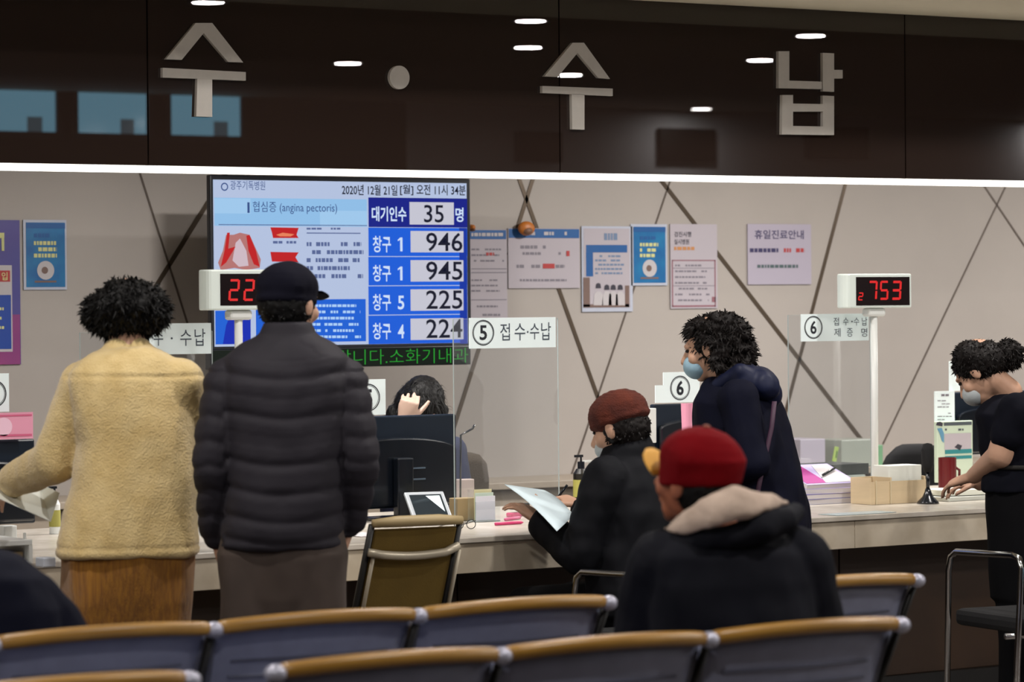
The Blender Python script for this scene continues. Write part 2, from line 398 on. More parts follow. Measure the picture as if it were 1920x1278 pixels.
for q_ in ((402, 372, 470, 400), (600, 395, 688, 424)): mb = MB(); flat(mb, *q_, Y2 - .0005); sp(mb, 'screen_panel', em('sky2', (.62, .78, .92)))
mb = MB(); flat(mb, 691, 371, 876, 426, Y2); sp(mb, 'screen_panel', em('navy', (.07, .12, .52)))
for i in range(4): mb = MB(); flat(mb, 691, 427 + i * 54.5, 876, 427 + i * 54.5 + 53, Y2); sp(mb, 'row_panel', em('blue', (.09, .36, .84)))
mb = MB(); flat(mb, 862, 427, 876, 644, Y2 - .0004); sp(mb, 'screen_panel', em('blue_dark', (.06, .20, .62)))
mb = MB(); flat(mb, 768, 379, 851, 421, Y3); sp(mb, 'number_box', em('box', (.77, .77, .82)))
for y in (433, 487.5, 542, 596.5): mb = MB(); flat(mb, 770, y, 869, y + 40, Y3); sp(mb, 'number_box', em('box', (.77, .77, .82)))
def word(s_, a, b, c, d, mat, off=.02, nm='screen_digits', par=None, Y=None):
    m = MB(); text_px(m, s_, a, b, c, d, Y or Y4, off); o = m.build(nm, mat, par or scr, fix=False)
    if nm in ('date_line', 'clock_time'): o['kind'] = 'stuff'
    return o
ink = em('ink', (.07, .08, .16))
word('35', 795, 384, 832, 417, ink, .008)
for s_, y in (('946', 436), ('945', 490), ('225', 544), ('224', 598)): word(s_, 799, y, 867, y + 35, ink, .008)
word('2020년 12월 21일', 641, 346, 745, 366, ink, .014, 'date_line'); word('[월]', 750, 346, 775, 366, ink, .014, 'weekday'); word('오전 11시 34분', 781, 346, 873, 366, ink, .014, 'clock_time')
wl = em('white', (.80, .87, .97)); word('대기인수', 697, 387, 762, 415, wl, .025, 'row_name'); word('명', 854, 389, 869, 416, wl, .02, 'row_name')
for s_, y in (('1', 445), ('1', 499.5), ('5', 554), ('4', 608)):
    word('창구', 699, y - 3, 733, y + 28, wl, .015, 'row_name')
    if s_ == '1': mb = MB(); digit_one(mb, 746, y, 756.5, y + 26, Y4); sp(mb, 'window_digit', wl)
    else: word(s_, 746, y, 758, y + 26, wl, .02, 'window_digit')
sl = em('slate', (.20, .30, .52)); word('광주기독병원', 432, 339, 497, 356, sl, 0, 'hospital_name'); word('협심증 (angina pectoris)', 474, 378, 632, 401, sl, 0, 'heading')
mb = MB(); flat(mb, 464, 379, 468, 399, Y4); sp(mb, 'heading_mark', sl)
mb = MB(); ringflat(mb, onY(421, 350, Y4).x, onY(421, 350, Y4).z, .017, .005, Y4); sp(mb, 'hospital_emblem', sl)
mb = MB(); scribble(mb, 575, 450, 684, 525, Y4, 5, .5, 4); scribble(mb, 575, 425, 650, 432, Y4, 1, .5, 5); flat(mb, 575, 436, 676, 438, Y4); flat(mb, 410, 421, 688, 422.5, Y4)
scribble(mb, 512, 450, 558, 458, Y4, 1, .6, 8); sp(mb, 'small_print', em('ink2', (.34, .40, .58)))
# heart drawing and vessels
def blobpx(mb, pts, Y): mb.prism([(lambda p: (p.x, p.z))(onY(x, y, Y)) for x, y in pts], Y, Y + .0006)
mb = MB(); blobpx(mb, [(424, 440), (418, 470), (409, 492), (414, 506), (440, 502), (462, 506), (487, 502), (489, 486), (478, 462), (468, 440), (450, 436), (438, 440)], Y3); sp(mb, 'heart_drawing', em('heart', (.70, .45, .44)))
mb = MB(); blobpx(mb, [(442, 455), (450, 447), (462, 470), (466, 498), (448, 500), (436, 488)], Y4); sp(mb, 'heart_drawing', em('heart2', (.80, .72, .76)))
mb = MB(); blobpx(mb, [(426, 436), (431, 436), (428, 466), (442, 462), (424, 492), (414, 500), (421, 470)], Y4); blobpx(mb, [(462, 442), (468, 440), (480, 470), (487, 500), (476, 495), (466, 470)], Y4)
blobpx(mb, [(507, 426), (560, 427), (556, 440), (560, 446), (512, 446), (510, 436)], Y3); blobpx(mb, [(507, 472), (560, 473), (554, 482), (560, 492), (510, 490)], Y3); sp(mb, 'vessel_drawing', em('red', (.74, .10, .12)))
mb = MB(); blobpx(mb, [(518, 440), (530, 436), (552, 439), (545, 443), (525, 443)], Y4); sp(mb, 'vessel_drawing', em('orange', (.9, .5, .35)))
for q_ in ((480, 561, 686, 641), (404, 582, 470, 645)): mb = MB(); flat(mb, *q_, Y3); sp(mb, 'screen_panel', em('blue3', (.09, .37, .82)))
mb = MB(); blobpx(mb, [(418, 645), (424, 610), (432, 590), (446, 583), (470, 584), (470, 645)], Y3 - .0005); sp(mb, 'screen_panel', em('blue4', (.04, .16, .68)))
mb = MB(); scribble(mb, 560, 567, 682, 637, Y4, 6, .42, 9); sp(mb, 'small_print', em('pale2', (.66, .80, .96)))
YT = TY - .0125
fr(MB(), 399, 653, 880, 686, YT + .001, .001).build('ticker_screen', em('tickbk', (.015, .07, .03)), tv)
mb = MB(); text_px(mb, '바랍니다.소화기내과', 600, 654, 878, 682, YT, -.012)
mb.build('ticker_lettering', em('green', (.14, .60, .18), 1.0), tv, fix=False)
# ================================================================== POSTERS AND PAPERS ON THE WALL
PY = WY - .008
def poster(name, label, x0, y0, x1, y1, mat, cat='poster', group=None, Y=None):
    Y = Y or PY; a, b, c, d = rectY(x0, y0, x1, y1, Y)
    return tag(MB().box(a, Y, b, c, Y + .003, d).build(name, mat), label, cat, group)
def pp(parent, fn, mat, name='print'):
    mb = MB(); fn(mb); o = mb.build(name, mat, parent, fix=False)
    if name == 'print' or name.endswith('_print'): o['kind'] = 'stuff'
    return o
m_paper = M('paper_white', (.74, .72, .73), .7)
m_paper2 = M('paper_lilac', (.70, .67, .70), .7)
m_clearp = M('laminate_pale', (.72, .74, .80), .35)
m_blue = M('print_blue', (.06, .33, .58), .5); m_teal = M('poster_teal', (.10, .46, .66), .4, col2=(.05, .36, .60), vs=9)
m_ink = M('print_ink', (.20, .19, .24), .6); m_inkp = M('print_grey', (.48, .46, .50), .6); m_red = M('print_red', (.68, .22, .22), .6)
m_yel = M('print_cream', (.80, .80, .55), .6); m_skin_pr = M('print_brown', (.45, .36, .33), .6)
Yp = PY - .0012
def blue_poster(x0, y0, x1, y1, label):
    o = poster('notice_poster', label, x0 - 5, y0 - 5, x1 + 3, y1 + 5, m_clearp, 'poster', None)
    W, H = x1 - x0, y1 - y0
    pp(o, lambda m: flat(m, x0, y0, x1, y1, Yp), m_teal, 'printed_sheet')
    pp(o, lambda m: (flat(m, x0, y0 + 1, x1, y0 + H * .09, Yp - .001), scribble(m, x0 + W * .2, y0 + H * .15, x1 - W * .2, y0 + H * .25, Yp - .001, 1, .6, 3)), m_blue)
    pp(o, lambda m: scribble(m, x0 + W * .2, y0 + H * .27, x1 - W * .18, y0 + H * .56, Yp - .001, 3, .62, 7, .9), m_yel)
    c = onY(x0 + W * .5, y0 + H * .74, Yp); r = (onY(x0 + W * .72, y0 + H * .74, Yp).x - c.x)
    pp(o, lambda m: disc(m, c.x, c.z, r, Yp - .001, .0006), m_paper, 'badge')
    pp(o, lambda m: (disc(m, c.x - r * .1, c.z, r * .38, Yp - .0018, .0006, 12), flat(m, x0 + W * .22, y0 + H * .9, x1 - W * .22, y0 + H * .93, Yp - .001)), m_skin_pr, 'badge_print')
blue_poster(49, 417, 122, 538, 'bright blue notice poster with white round badge, left of the yellow fleece')
blue_poster(1188, 425, 1248, 530, 'bright blue notice poster with white round badge, above the navy-coated woman')
# big purple poster at the left edge
o = poster('event_poster', 'tall purple and magenta poster with blue panels at the far left', -120, 412, 38, 684, M('poster_purple', (.28, .27, .55), .4, col2=(.30, .22, .52), vs=2))
pp(o, lambda m: flat(m, -120, 590, 38, 684, Yp), M('poster_magenta', (.58, .22, .46), .4, col2=(.50, .20, .46), vs=3), 'magenta_band')
pp(o, lambda m: flat(m, -120, 497, 23, 660, Yp - .001), m_paper, 'white_panel')
pp(o, lambda m: flat(m, -118, 553, 21, 655, Yp - .002), M('print_royal', (.03, .24, .60), .5), 'blue_panel')
pp(o, lambda m: (flat(m, -60, 507, 19, 528, Yp - .002)), m_red, 'red_tab')
pp(o, lambda m: (text_px(m, '입', 3, 510, 14, 525, Yp - .003), flat(m, -60, 436, 8, 446, Yp - .001), flat(m, 3, 446, 8, 470, Yp - .001), scribble(m, -60, 570, 16, 640, Yp - .003, 4, .3, 12)), m_yel)
# notices right of the screen
o = poster('price_notice', 'large white notice with blue heading partly behind the wall screen', 820, 430, 951, 600, m_paper2, 'notice')
pp(o, lambda m: flat(m, 822, 431, 949, 448, Yp), m_blue, 'heading_bar')
pp(o, lambda m: scribble(m, 884, 435, 946, 444, Yp - .001, 1, .7, 31), m_paper, 'heading_print')
pp(o, lambda m: (scribble(m, 884, 462, 948, 494, Yp, 3, .3, 21), flat(m, 884, 503, 950, 504.5, Yp), flat(m, 884, 510, 950, 511.5, Yp), scribble(m, 884, 520, 948, 550, Yp, 3, .3, 22), flat(m, 884, 561, 950, 562.5, Yp), scribble(m, 884, 568, 948, 580, Yp, 1, .3, 23), scribble(m, 905, 586, 945, 594, Yp, 1, .5, 24)), m_inkp)
pp(o, lambda m: scribble(m, 905, 472, 930, 480, Yp - .0005, 1, .7, 29), m_red)
o = poster('fee_notice', 'white notice with a wide blue heading bar and an orange clip', 953, 428, 1087, 540, m_paper2, 'notice')
pp(o, lambda m: flat(m, 954, 429, 1086, 446, Yp), m_blue, 'heading_bar')
pp(o, lambda m: scribble(m, 980, 433, 1065, 442, Yp - .001, 1, .7, 32), m_paper, 'heading_print')
pp(o, lambda m: (scribble(m, 960, 458, 1030, 468, Yp, 1, .6, 25), scribble(m, 980, 470, 1080, 480, Yp, 1, .5, 26), scribble(m, 960, 494, 1078, 504, Yp, 1, .6, 27), scribble(m, 975, 521, 1065, 529, Yp, 1, .5, 28)), m_inkp)
pp(o, lambda m: (flat(m, 1062, 470, 1068, 480, Yp - .0008), flat(m, 1018, 494, 1040, 503, Yp - .0008)), m_red)
def deco(x, y, w, label):
    c = onY(x, y, PY - .03); r = onY(x + w, y, PY - .03).x - c.x
    mo = M('orange_plastic', (.72, .42, .14), .45)
    o = tag(MB().ell(c, r, .022, r * .75).build('orange_clip', mo, smooth=True), label, 'clip')
    MB().ell(c + Vector((0, -.008, -.012)), r * .62, .02, r * .42).build('clip_face', M('clip_brown', (.46, .33, .26), .5), o, smooth=True)
    return o
deco(987, 428, 15, 'small round orange clip on top of the fee notice')
deco(884, 426, 6, 'small reddish clip just right of the wall screen')
o = poster('clinic_poster', 'white clinic poster with blue table and photo of four staff', 1091, 424, 1186, 584, m_clearp)
pp(o, lambda m: flat(m, 1095, 428, 1181, 576, Yp), m_paper2, 'printed_sheet')
pp(o, lambda m: (flat(m, 1099, 459, 1176, 473, Yp - .001), flat(m, 1099, 473, 1112, 518, Yp - .001)), m_blue, 'blue_table')
pp(o, lambda m: (scribble(m, 1116, 476, 1174, 516, Yp - .001, 5, .45, 33), scribble(m, 1108, 435, 1166, 452, Yp - .001, 1, .75, 34)), M('print_bluegrey', (.42, .50, .62), .6))
pp(o, lambda m: (flat(m, 1094, 520, 1106, 575, Yp - .001), flat(m, 1172, 535, 1180, 575, Yp - .001), flat(m, 1094, 570, 1180, 576, Yp - .001)), m_skin_pr, 'photo_print')
for i, x in enumerate((1122, 1138, 1150, 1163)):
    yy = 538 if i else 535
    pp(o, lambda m: (blobpx(m, [(x - 9, 572), (x - 8, 552), (x - 3, 546), (x + 3, 546), (x + 8, 552), (x + 9, 572)], Yp - .0016)), m_paper, 'photo_figure')
    pp(o, lambda m: blobpx(m, [(x - 5, yy + 5), (x - 4, yy - 3), (x, yy - 5), (x + 4, yy - 3), (x + 5, yy + 5)], Yp - .0022), m_ink, 'photo_figure')
o = poster('leaflet_poster', 'white sheet with a red framed table, right of the second blue poster', 1257, 420, 1345, 578, m_paper2)
pp(o, lambda m: (text_px(m, '검진시행', 1264, 434, 1296, 444, Yp), text_px(m, '실시병원', 1264, 448, 1292, 458, Yp)), m_ink)
pp(o, lambda m: scribble(m, 1264, 461, 1312, 470, Yp, 1, .7, 41), M('print_orange', (.75, .52, .32), .6))
pp(o, lambda m: (flat(m, 1260, 487, 1342, 489, Yp), flat(m, 1260, 572, 1342, 575, Yp), flat(m, 1260, 487, 1262, 575, Yp), flat(m, 1340, 487, 1342, 575, Yp), flat(m, 1335, 556, 1342, 566, Yp)), M('print_rose', (.55, .36, .40), .6), 'table_frame')
pp(o, lambda m: (scribble(m, 1266, 492, 1338, 568, Yp, 7, .3, 42), flat(m, 1262, 502, 1340, 503, Yp), flat(m, 1262, 535, 1340, 536, Yp)), m_inkp)
o = poster('holiday_notice', 'pale lilac sheet with a dark heading and a red line of print', 1402, 420, 1521, 533, M('paper_lilac2', (.68, .65, .71), .7), 'notice')
pp(o, lambda m: text_px(m, '휴일진료안내', 1415, 431, 1507, 448, Yp), M('print_navy', (.22, .20, .36), .6))
pp(o, lambda m: (scribble(m, 1406, 464, 1460, 474, Yp, 1, .75, 43)), M('print_navy', '333', .6))
pp(o, lambda m: scribble(m, 1462, 464, 1514, 474, Yp, 1, .75, 44), m_red)
pp(o, lambda m: scribble(m, 1420, 495, 1502, 503, Yp, 1, .75, 45, .95), M('print_green', (.30, .37, .38), .6))
# ================================================================== CLEAR ACRYLIC SCREENS WITH NUMBER SIGNS
m_acr = glass('acrylic', (.97, .98, .985)); m_edge = M('acrylic_edge', (.62, .66, .66), .3, spec=.5)
m_sign = M('sign_white', (.92, .97, .98), .4); m_num = M('sign_ink', (.08, .10, .14), .5)
AY = 10.47
def acrylic(x0, y0, x1, label, AY=AY):
    a, _, c, d = rectY(x0, y0, x1, y0, AY)
    r = empty('acrylic_screen', label, 'screen', ((a + c) / 2, AY, Z0))
    MB().box(a, AY, Z0 + .001, c, AY + .004, d).build('sheet', m_acr, r)
    e = MB(); e.box(a - .0012, AY - .0005, Z0 + .001, a + .0008, AY + .0045, d); e.box(c - .0008, AY - .0005, Z0 + .001, c + .0008, AY + .0045, d); e.box(a, AY - .0005, d, c, AY + .0045, d + .001)
    e.build('edge', m_edge, r)
    for xx in (a + .03, c - .09): MB().box(xx, AY - .05, Z0 + .001, xx + .05, AY + .06, Z0 + .012).build('foot', m_acr, r)
    return r
acrylic(150, 622, 398, 'clear acrylic counter screen behind the yellow fleece, carrying window sign 4')
acrylic(850, 597, 1046, 'clear acrylic counter screen carrying window sign 5')
acrylic(1478, 590, 1632, 'clear acrylic counter screen carrying window sign 6, by the display pole', 10.66)
def sign(name, label, x0, y0, x1, y1, num, ncx, rows, Y=AY - .004):
    a, b, c, d = rectY(x0, y0, x1, y1, Y)
    o = tag(MB().box(a, Y, b, c, Y + .003, d).build(name, m_sign), label, 'sign')
    h = (d - b); q = onY(ncx, (y0 + y1) / 2, Y); m = MB(); r = h * .42
    ringflat(m, q.x, q.z, r, .0035, Y - .001); ringflat(m, q.x, q.z, r * .9, .0015, Y - .001)
    text_fit(m, num, q.x - r * .34, q.z - r * .58, q.x + r * .34, q.z + r * .58, Y - .001, .02)
    m.build('window_number', m_num, o, fix=False)
    if rows:
        for s_, X0, Y0, X1, Y1 in rows:
            m = MB(); text_px(m, s_, X0, Y0, X1, Y1, Y - .001, .0); m.build('lettering', M('sign_ink_soft', (.27, .31, .36), .5), o, fix=False)['kind'] = 'stuff'
    return o
sign('window_sign', 'white window sign 5 with Korean lettering on clear acrylic', 880, 595, 1042, 652, '5', 906, [('접', 938, 606, 956, 638), ('수', 965, 606, 985, 638), ('·', 988, 620, 991, 624), ('수', 994, 606, 1011, 636), ('납', 1015, 604, 1033, 637)])
sign('window_sign', 'white window sign behind the curly-haired man, ending in Korean lettering', 232, 606, 396, 664, '4', 246, [('접', 262, 618, 280, 648), ('수', 288, 618, 306, 648), ('·', 320, 632, 324, 636), ('수', 338, 618, 359, 648), ('납', 365, 616, 385, 648)])
sign('window_sign', 'white window sign 6 with two lines of Korean lettering beside the pole', 1502, 588, 1629, 639, '6', 1525, [('접', 1563, 595, 1573, 610), ('수', 1581, 595, 1591, 610), ('·', 1596, 601, 1599, 604), ('수', 1601, 595, 1611, 610), ('납', 1616, 595, 1626, 610), ('제', 1564, 615, 1576, 631), ('증', 1588, 615, 1599, 631), ('명', 1615, 615, 1626, 631)], 10.656)
# ================================================================== RED LED NUMBER DISPLAYS ON POLES
m_led_red = M('led_red', (.86, .07, .08), .4, emit=1.0); m_led_bk = M('led_window', (.07, .01, .02), .2)
SEG = {'0': 'abcdef', '1': 'bc', '2': 'abged', '3': 'abgcd', '4': 'fgbc', '5': 'afgcd', '7': 'abc', '2r': 'abged'}
def seg(mb, ch, x0, z0, x1, z1, Y):
    t = (x1 - x0) * .20; zm = (z0 + z1) / 2; sk = (x1 - x0) * .12
    def q(a, b, c, d):
        f = lambda x, z: (x + sk * (z - z0) / (z1 - z0), z)
        mb.prism([f(a, b), f(c, b), f(c, d), f(a, d)], Y, Y + .0008)
    for s_ in SEG[ch]:
        if s_ == 'a': q(x0 + t * .6, z1 - t, x1 - t * .6, z1)
        if s_ == 'g': q(x0 + t * .6, zm - t / 2, x1 - t * .6, zm + t / 2)
        if s_ == 'd': q(x0 + t * .6, z0, x1 - t * .6, z0 + t)
        if s_ == 'f': q(x0, zm + t * .3, x0 + t, z1 - t * .4)
        if s_ == 'b': q(x1 - t, zm + t * .3, x1, z1 - t * .4)
        if s_ == 'e': q(x0, z0 + t * .4, x0 + t, zm - t * .3)
        if s_ == 'c': q(x1 - t, z0 + t * .4, x1, zm - t * .3)
def led_display(x0, y0, x1, y1, sx0, sy0, sx1, sy1, digits, polex, label, Y):
    a, b, c, d = rectY(x0, y0, x1, y1, Y); px_ = onY(polex, y1, Y).x
    r = empty('number_display', label, 'display', (px_, Y + .035, Z0))
    n = 16; secs = []
    mb = MB(); dep = .075
    # body with bulging rounded cheeks: footprint in x/y swept in z
    prof = []
    for k in range(9): t = -math.pi / 2 + math.pi * k / 8; prof.append((c - .022 + .022 * math.cos(t), Y + dep / 2 + dep / 2 * math.sin(t)))
    for k in range(9): t = math.pi / 2 + math.pi * k / 8; prof.append((a + .022 + .022 * math.cos(t), Y + dep / 2 + dep / 2 * math.sin(t)))
    mb.rings([[(x, y, b) for x, y in prof], [(x, y, d) for x, y in prof]])
    body = mb.build('housing', M('display_white', (.88, .92, .90), .3), r, bevel=.006)
    e = rectY(sx0, sy0, sx1, sy1, Y)
    w_ = MB().box(e[0], Y - .002, e[1], e[2], Y + .004, e[3]).build('led_window', m_led_bk, r)
    Yd = Y - .004
    for ch, X0, Y0, X1, Y1 in digits: g = rectY(X0, Y0, X1, Y1, Yd); m = MB(); seg(m, ch, g[0], g[1], g[2], g[3], Yd); m.build('led_digit', m_led_red, w_, fix=False)

    MB().tube([(px_, Y + .04, Z0 + .012), (px_, Y + .04, b - .03)], .0145, 16).build('pole', m_white, r, smooth=True)
    MB().box(px_ - .045, Y + .015, b - .035, px_ + .045, Y + .065, b).build('bracket', m_white, r, bevel=.01)
    MB().lathe([(.002, .0), (.075, 0), (.075, .008), (.03, .014), (.002, .014)], (px_, Y + .04, Z0 + .001)).build('base', m_white, r)
    return r
led_display(386, 505, 520, 581, 413, 513, 506, 572, [('2', 428, 523, 448, 564), ('2', 456, 523, 476, 564), ('4', 484, 523, 502, 564)], 457, 'red number display on a white pole behind the man in the puffer jacket', 10.25)
led_display(1586, 513, 1714, 577, 1605, 519, 1705, 572, [('7', 1627, 526, 1644, 562), ('5', 1649, 526, 1665, 562), ('3', 1671, 526, 1689, 562), ('2', 1609, 548, 1618, 563)], 1650, 'red number display reading 753 on a tall white pole', 10.5)
# ================================================================== MONITORS, STAFF SIDE
m_mon = M('monitor_black', '0b1018', .22, spec=.6); m_mon2 = M('monitor_navy', '101c2a', .3)
def monitor(x0, y0, x1, y1, Y, label, back=True):
    a, b, c, d = rectY(x0, y0, x1, y1, Y); xm = (a + c) / 2; b = max(b, Z0 + .03)
    r = empty('computer_monitor', label, 'monitor', (xm, Y, Z0))
    MB().box(a, Y, b, c, Y + .03, d).build('casing', m_mon2, r, bevel=.006)
    # bulging rear shell with an arched top
    n = 14; hw = (c - a) * .47; arc = []
    zb_ = b + .01; zt_ = b + (d - b) * .62
    arc = [(xm + hw, zb_)] + [(xm + hw * math.cos(math.pi * k / n), zt_ + (d - b) * .14 * math.sin(math.pi * k / n)) for k in range(n + 1)] + [(xm - hw, zb_)]
    MB().prism(arc, Y - .028, Y).build('rear_shell', m_mon, r, bevel=.008)
    MB().box(xm - .035, Y - .07, Z0 + .012, xm + .035, Y - .03, b + (d - b) * .55).build('stand_neck', m_mon, r, bevel=.006)
    MB().box(xm - .12, Y - .13, Z0 + .001, xm + .12, Y + .07, Z0 + .013).build('stand_foot', m_mon, r, bevel=.004)
    for zz in (.30, .42): 
        MB().box(xm + .03, Y - .031, b + (d - b) * zz, xm + .11, Y - .0275, b + (d - b) * zz + .006).build('rear_bar', M('bar_bluegrey', (.30, .36, .42), .3), r)  # thin blue-grey bars on the rear shell, right of the neck
    return r
monitor(628, 779, 856, 952, 10.72, 'large black monitor seen from behind, below the wall screen')
monitor(-150, 826, 66, 985, 10.55, 'black monitor at the left edge behind the papers of the man in yellow')
monitor(1226, 755, 1420, 870, 10.85, 'black monitor under the number 6 placard')
monitor(1787, 733, 1960, 850, 10.95, 'black monitor behind the bending woman at the right')
def placard(x0, y0, x1, y1, num, ncx, ncy, rad, Y, label):
    a, b, c, d = rectY(x0, y0, x1, y1, Y)
    o = tag(MB().box(a, Y, b, c, Y + .004, d).build('number_placard', m_sign), label, 'sign')
    q = onY(ncx, ncy, Y); m = MB(); r = (onY(ncx, ncy - rad, Y).z - q.z); ringflat(m, q.x, q.z, r, .004, Y - .001); ringflat(m, q.x, q.z, r * .88, .0018, Y - .001)
    text_fit(m, num, q.x - r * .36, q.z - r * .6, q.x + r * .36, q.z + r * .6, Y - .001, .03); m.build('window_number', m_num, o, fix=False)
    return o
placard(655, 711, 723, 778, '5', 690, 745, 26, 10.71, 'square white number 5 placard on the large black monitor')
placard(1244, 697, 1312, 754, '6', 1275, 727, 23, 10.84, 'square white number 6 placard beside the woman with the mask')
placard(-45, 700, 17, 772, '4', -12, 738, 26, 10.54, 'white round-numbered placard cut by the left edge')
placard(1780, 676, 1850, 732, '7', 1815, 704, 22, 10.94, 'white placard hidden behind the head of the bending woman')
o = tag(fr(MB(), 1229, 722, 1246, 755, 10.835, .004).build('paper_card', m_sign), 'small white card just left of the number 6 placard', 'card')
o = tag(fr(MB(), 1213, 765, 1231, 830, 10.83, .03).build('paper_tray', m_white, bevel=.003), 'white upright holder behind the reddish-brown beanie', 'holder')
m_pink = M('pink_print', (.86, .58, .68), .5)
o = tag(fr(MB(), -150, 775, 62, 825, 10.50, .006).build('pink_banner', m_pink), 'pink printed banner on top of the left monitor', 'banner')
for i, x in enumerate((-60, 4)):
    q = onY(x + 3, 800, 10.498); m = MB(); disc(m, q.x, q.z, .032, 10.498, .001); m.build('flower_print', M('pink_pale', (.90, .74, .82), .5), o, fix=False)
m = MB(); flat(m, -150, 779, 60, 782, 10.498); flat(m, -150, 816, 60, 820, 10.498); m.build('border_print', M('pink_deep', (.78, .36, .50), .5), o, fix=False)
# pink and white tall cup-like label in front of monitor 6
a, b, c, d = rectY(1279, 756, 1297, 806, 10.6); xm = (a + c) / 2
o = tag(MB().lathe([(.012, Z0 + .22), (.018, Z0 + .22), (.024, d), (.021, d), (.012, Z0 + .23)], (xm, 10.6, 0), 16).build('pink_straw_cup', m_pink), 'slim pink and white upright holder in front of the number 6 monitor', 'holder')
MB().box(xm - .015, 10.585, Z0 + .001, xm + .015, 10.615, Z0 + .222).build('holder_stem', m_white, o)
# white calendar and cartoon poster on the desk (right)
a, b, c, d = rectY(1753, 733, 1790, 800, 10.93)
o = tag(MB().box(a, 10.93, b, c, 10.936, d).build('paper_sheet', m_sign), 'white printed sheet left of the right-hand monitor', 'paper')
pp(o, lambda m: (scribble(m, 1765, 738, 1780, 743, 10.928, 1, .8, 3), scribble(m, 1758, 748, 1786, 795, 10.928, 8, .25, 51, .6)), m_inkp)
o = tag(fr(MB(), 1757, 789, 1824, 903, 10.9, .02).build('desk_poster', M('poster_mint', (.76, .82, .74), .5), bevel=.002), 'small mint desk poster with a standing figure and lines of print', 'poster')
YY = 10.8985
pp(o, lambda m: (flat(m, 1770, 791, 1822, 797, YY), scribble(m, 1772, 802, 1818, 808, YY, 1, .6, 52)), M('print_slate', (.30, .33, .36), .5))
pp(o, lambda m: flat(m, 1771, 812, 1821, 842, YY), m_paper2, 'white_field')
pp(o, lambda m: (flat(m, 1772, 842, 1822, 850, YY), flat(m, 1772, 854, 1822, 860, YY)), M('print_teal', (.16, .50, .52), .5), 'teal_band')
pp(o, lambda m: (blobpx(m, [(1755, 797), (1757, 791), (1763, 790), (1768, 793), (1767, 799)], YY - .001), blobpx(m, [(1790, 838), (1796, 832), (1804, 835), (1800, 844)], YY - .001)), m_ink, 'figure_print')
pp(o, lambda m: blobpx(m, [(1757, 803), (1766, 802), (1770, 812), (1770, 830), (1766, 826), (1762, 812)], YY - .001), M('print_sky', (.36, .56, .68), .5), 'figure_print')
# ------------------------------------------------------------------ office chairs behind the counter
m_fab = M('black_fabric', '0d0d10', .9, bump=.2, bs=300); m_mesh = M('brown_mesh_fabric', (.30, .26, .22), .9, bump=.3, bs=200)
def office_chair(px, ytop, w, Y, mat, label, face=0.0):
    q = onY(px, ytop, Y); zt_ = q.z; r = empty('office_chair', label, 'chair', (q.x, Y, 0), face)
    mb = MB(); secs = []
    for k, (z, hw) in enumerate(((zt_ - .46, .75), (zt_ - .40, .95), (zt_ - .25, 1.0), (zt_ - .12, .97), (zt_ - .05, .82), (zt_ - .01, .55), (zt_, .3))):
        secs.append(((0, -.02 * math.sin(k), z), (w * hw, 0, 0), (0, .03, 0)))
    mb.loft(secs, 24, .7); mb.build('backrest', mat, r, smooth=True, local=True)
    zs = .47
    MB().loft([((0, .25, zs - .05), (w * .95, 0, 0), (0, .22, 0)), ((0, .25, zs), (w, 0, 0), (0, .24, 0)), ((0, .25, zs + .03), (w * .9, 0, 0), (0, .21, 0))], 24, .6).build('seat', mat, r, smooth=True, local=True)
    MB().box(-.03, 0.0, zs - .05, .03, .04, zt_ - .3).build('back_bracket', m_mon, r, local=True)
    MB().tube([(0, .25, .1), (0, .25, zs - .05)], .025).build('gas_column', m_mon, r, local=True)
    for k in range(5):
        t = 2 * math.pi * k / 5; MB().box(-.0, -.0, 0, .001, .001, .001)
        p = Vector((math.cos(t) * .28, .25 + math.sin(t) * .28, .06)); MB().tube([(0, .25, .1), p], [.022, .014], 8).build('leg', m_mon, r, local=True)
        MB().ell(p + Vector((0, 0, -.03)), .028, .028, .029, n=10, m=6).build('castor', m_mon, r, local=True)
    return r
office_chair(1712, 832, .20, 11.55, m_fab, 'black office chair behind the counter right of the display pole', math.pi)
office_chair(862, 848, .15, 11.95, m_mesh, 'brownish mesh office chair right of the large black monitor', math.pi)
Z1_ = Z0 + .001
# thin dark curved hook behind the acrylic
q = onY(866, 815, 11.02)
hk = [(q.x - .01, 11.02, Z0 + .02)] + [(q.x - .005, 11.02, q.z)] + [(q.x + .06 * math.sin(t), 11.02, q.z + .03 * (1 - math.cos(t)) + .01) for t in (.5, 1.0, 1.5)]
lo = empty('desk_hook', 'thin dark curved arm rising behind the counter screen', 'stand', (q.x, 11.02, Z1_))
MB().tube(hk, .004, 8).build('arm', m_mon, lo, smooth=True)
MB().lathe([(.002, 0), (.035, 0), (.035, .012), (.002, .02)], (q.x - .01, 11.02, Z1_)).build('base', m_mon, lo)
# ================================================================== THINGS ON THE COUNTER
def onC(px, py, Z=Z0): return onZ(px, py, Z)
Z1 = Z0 + .001
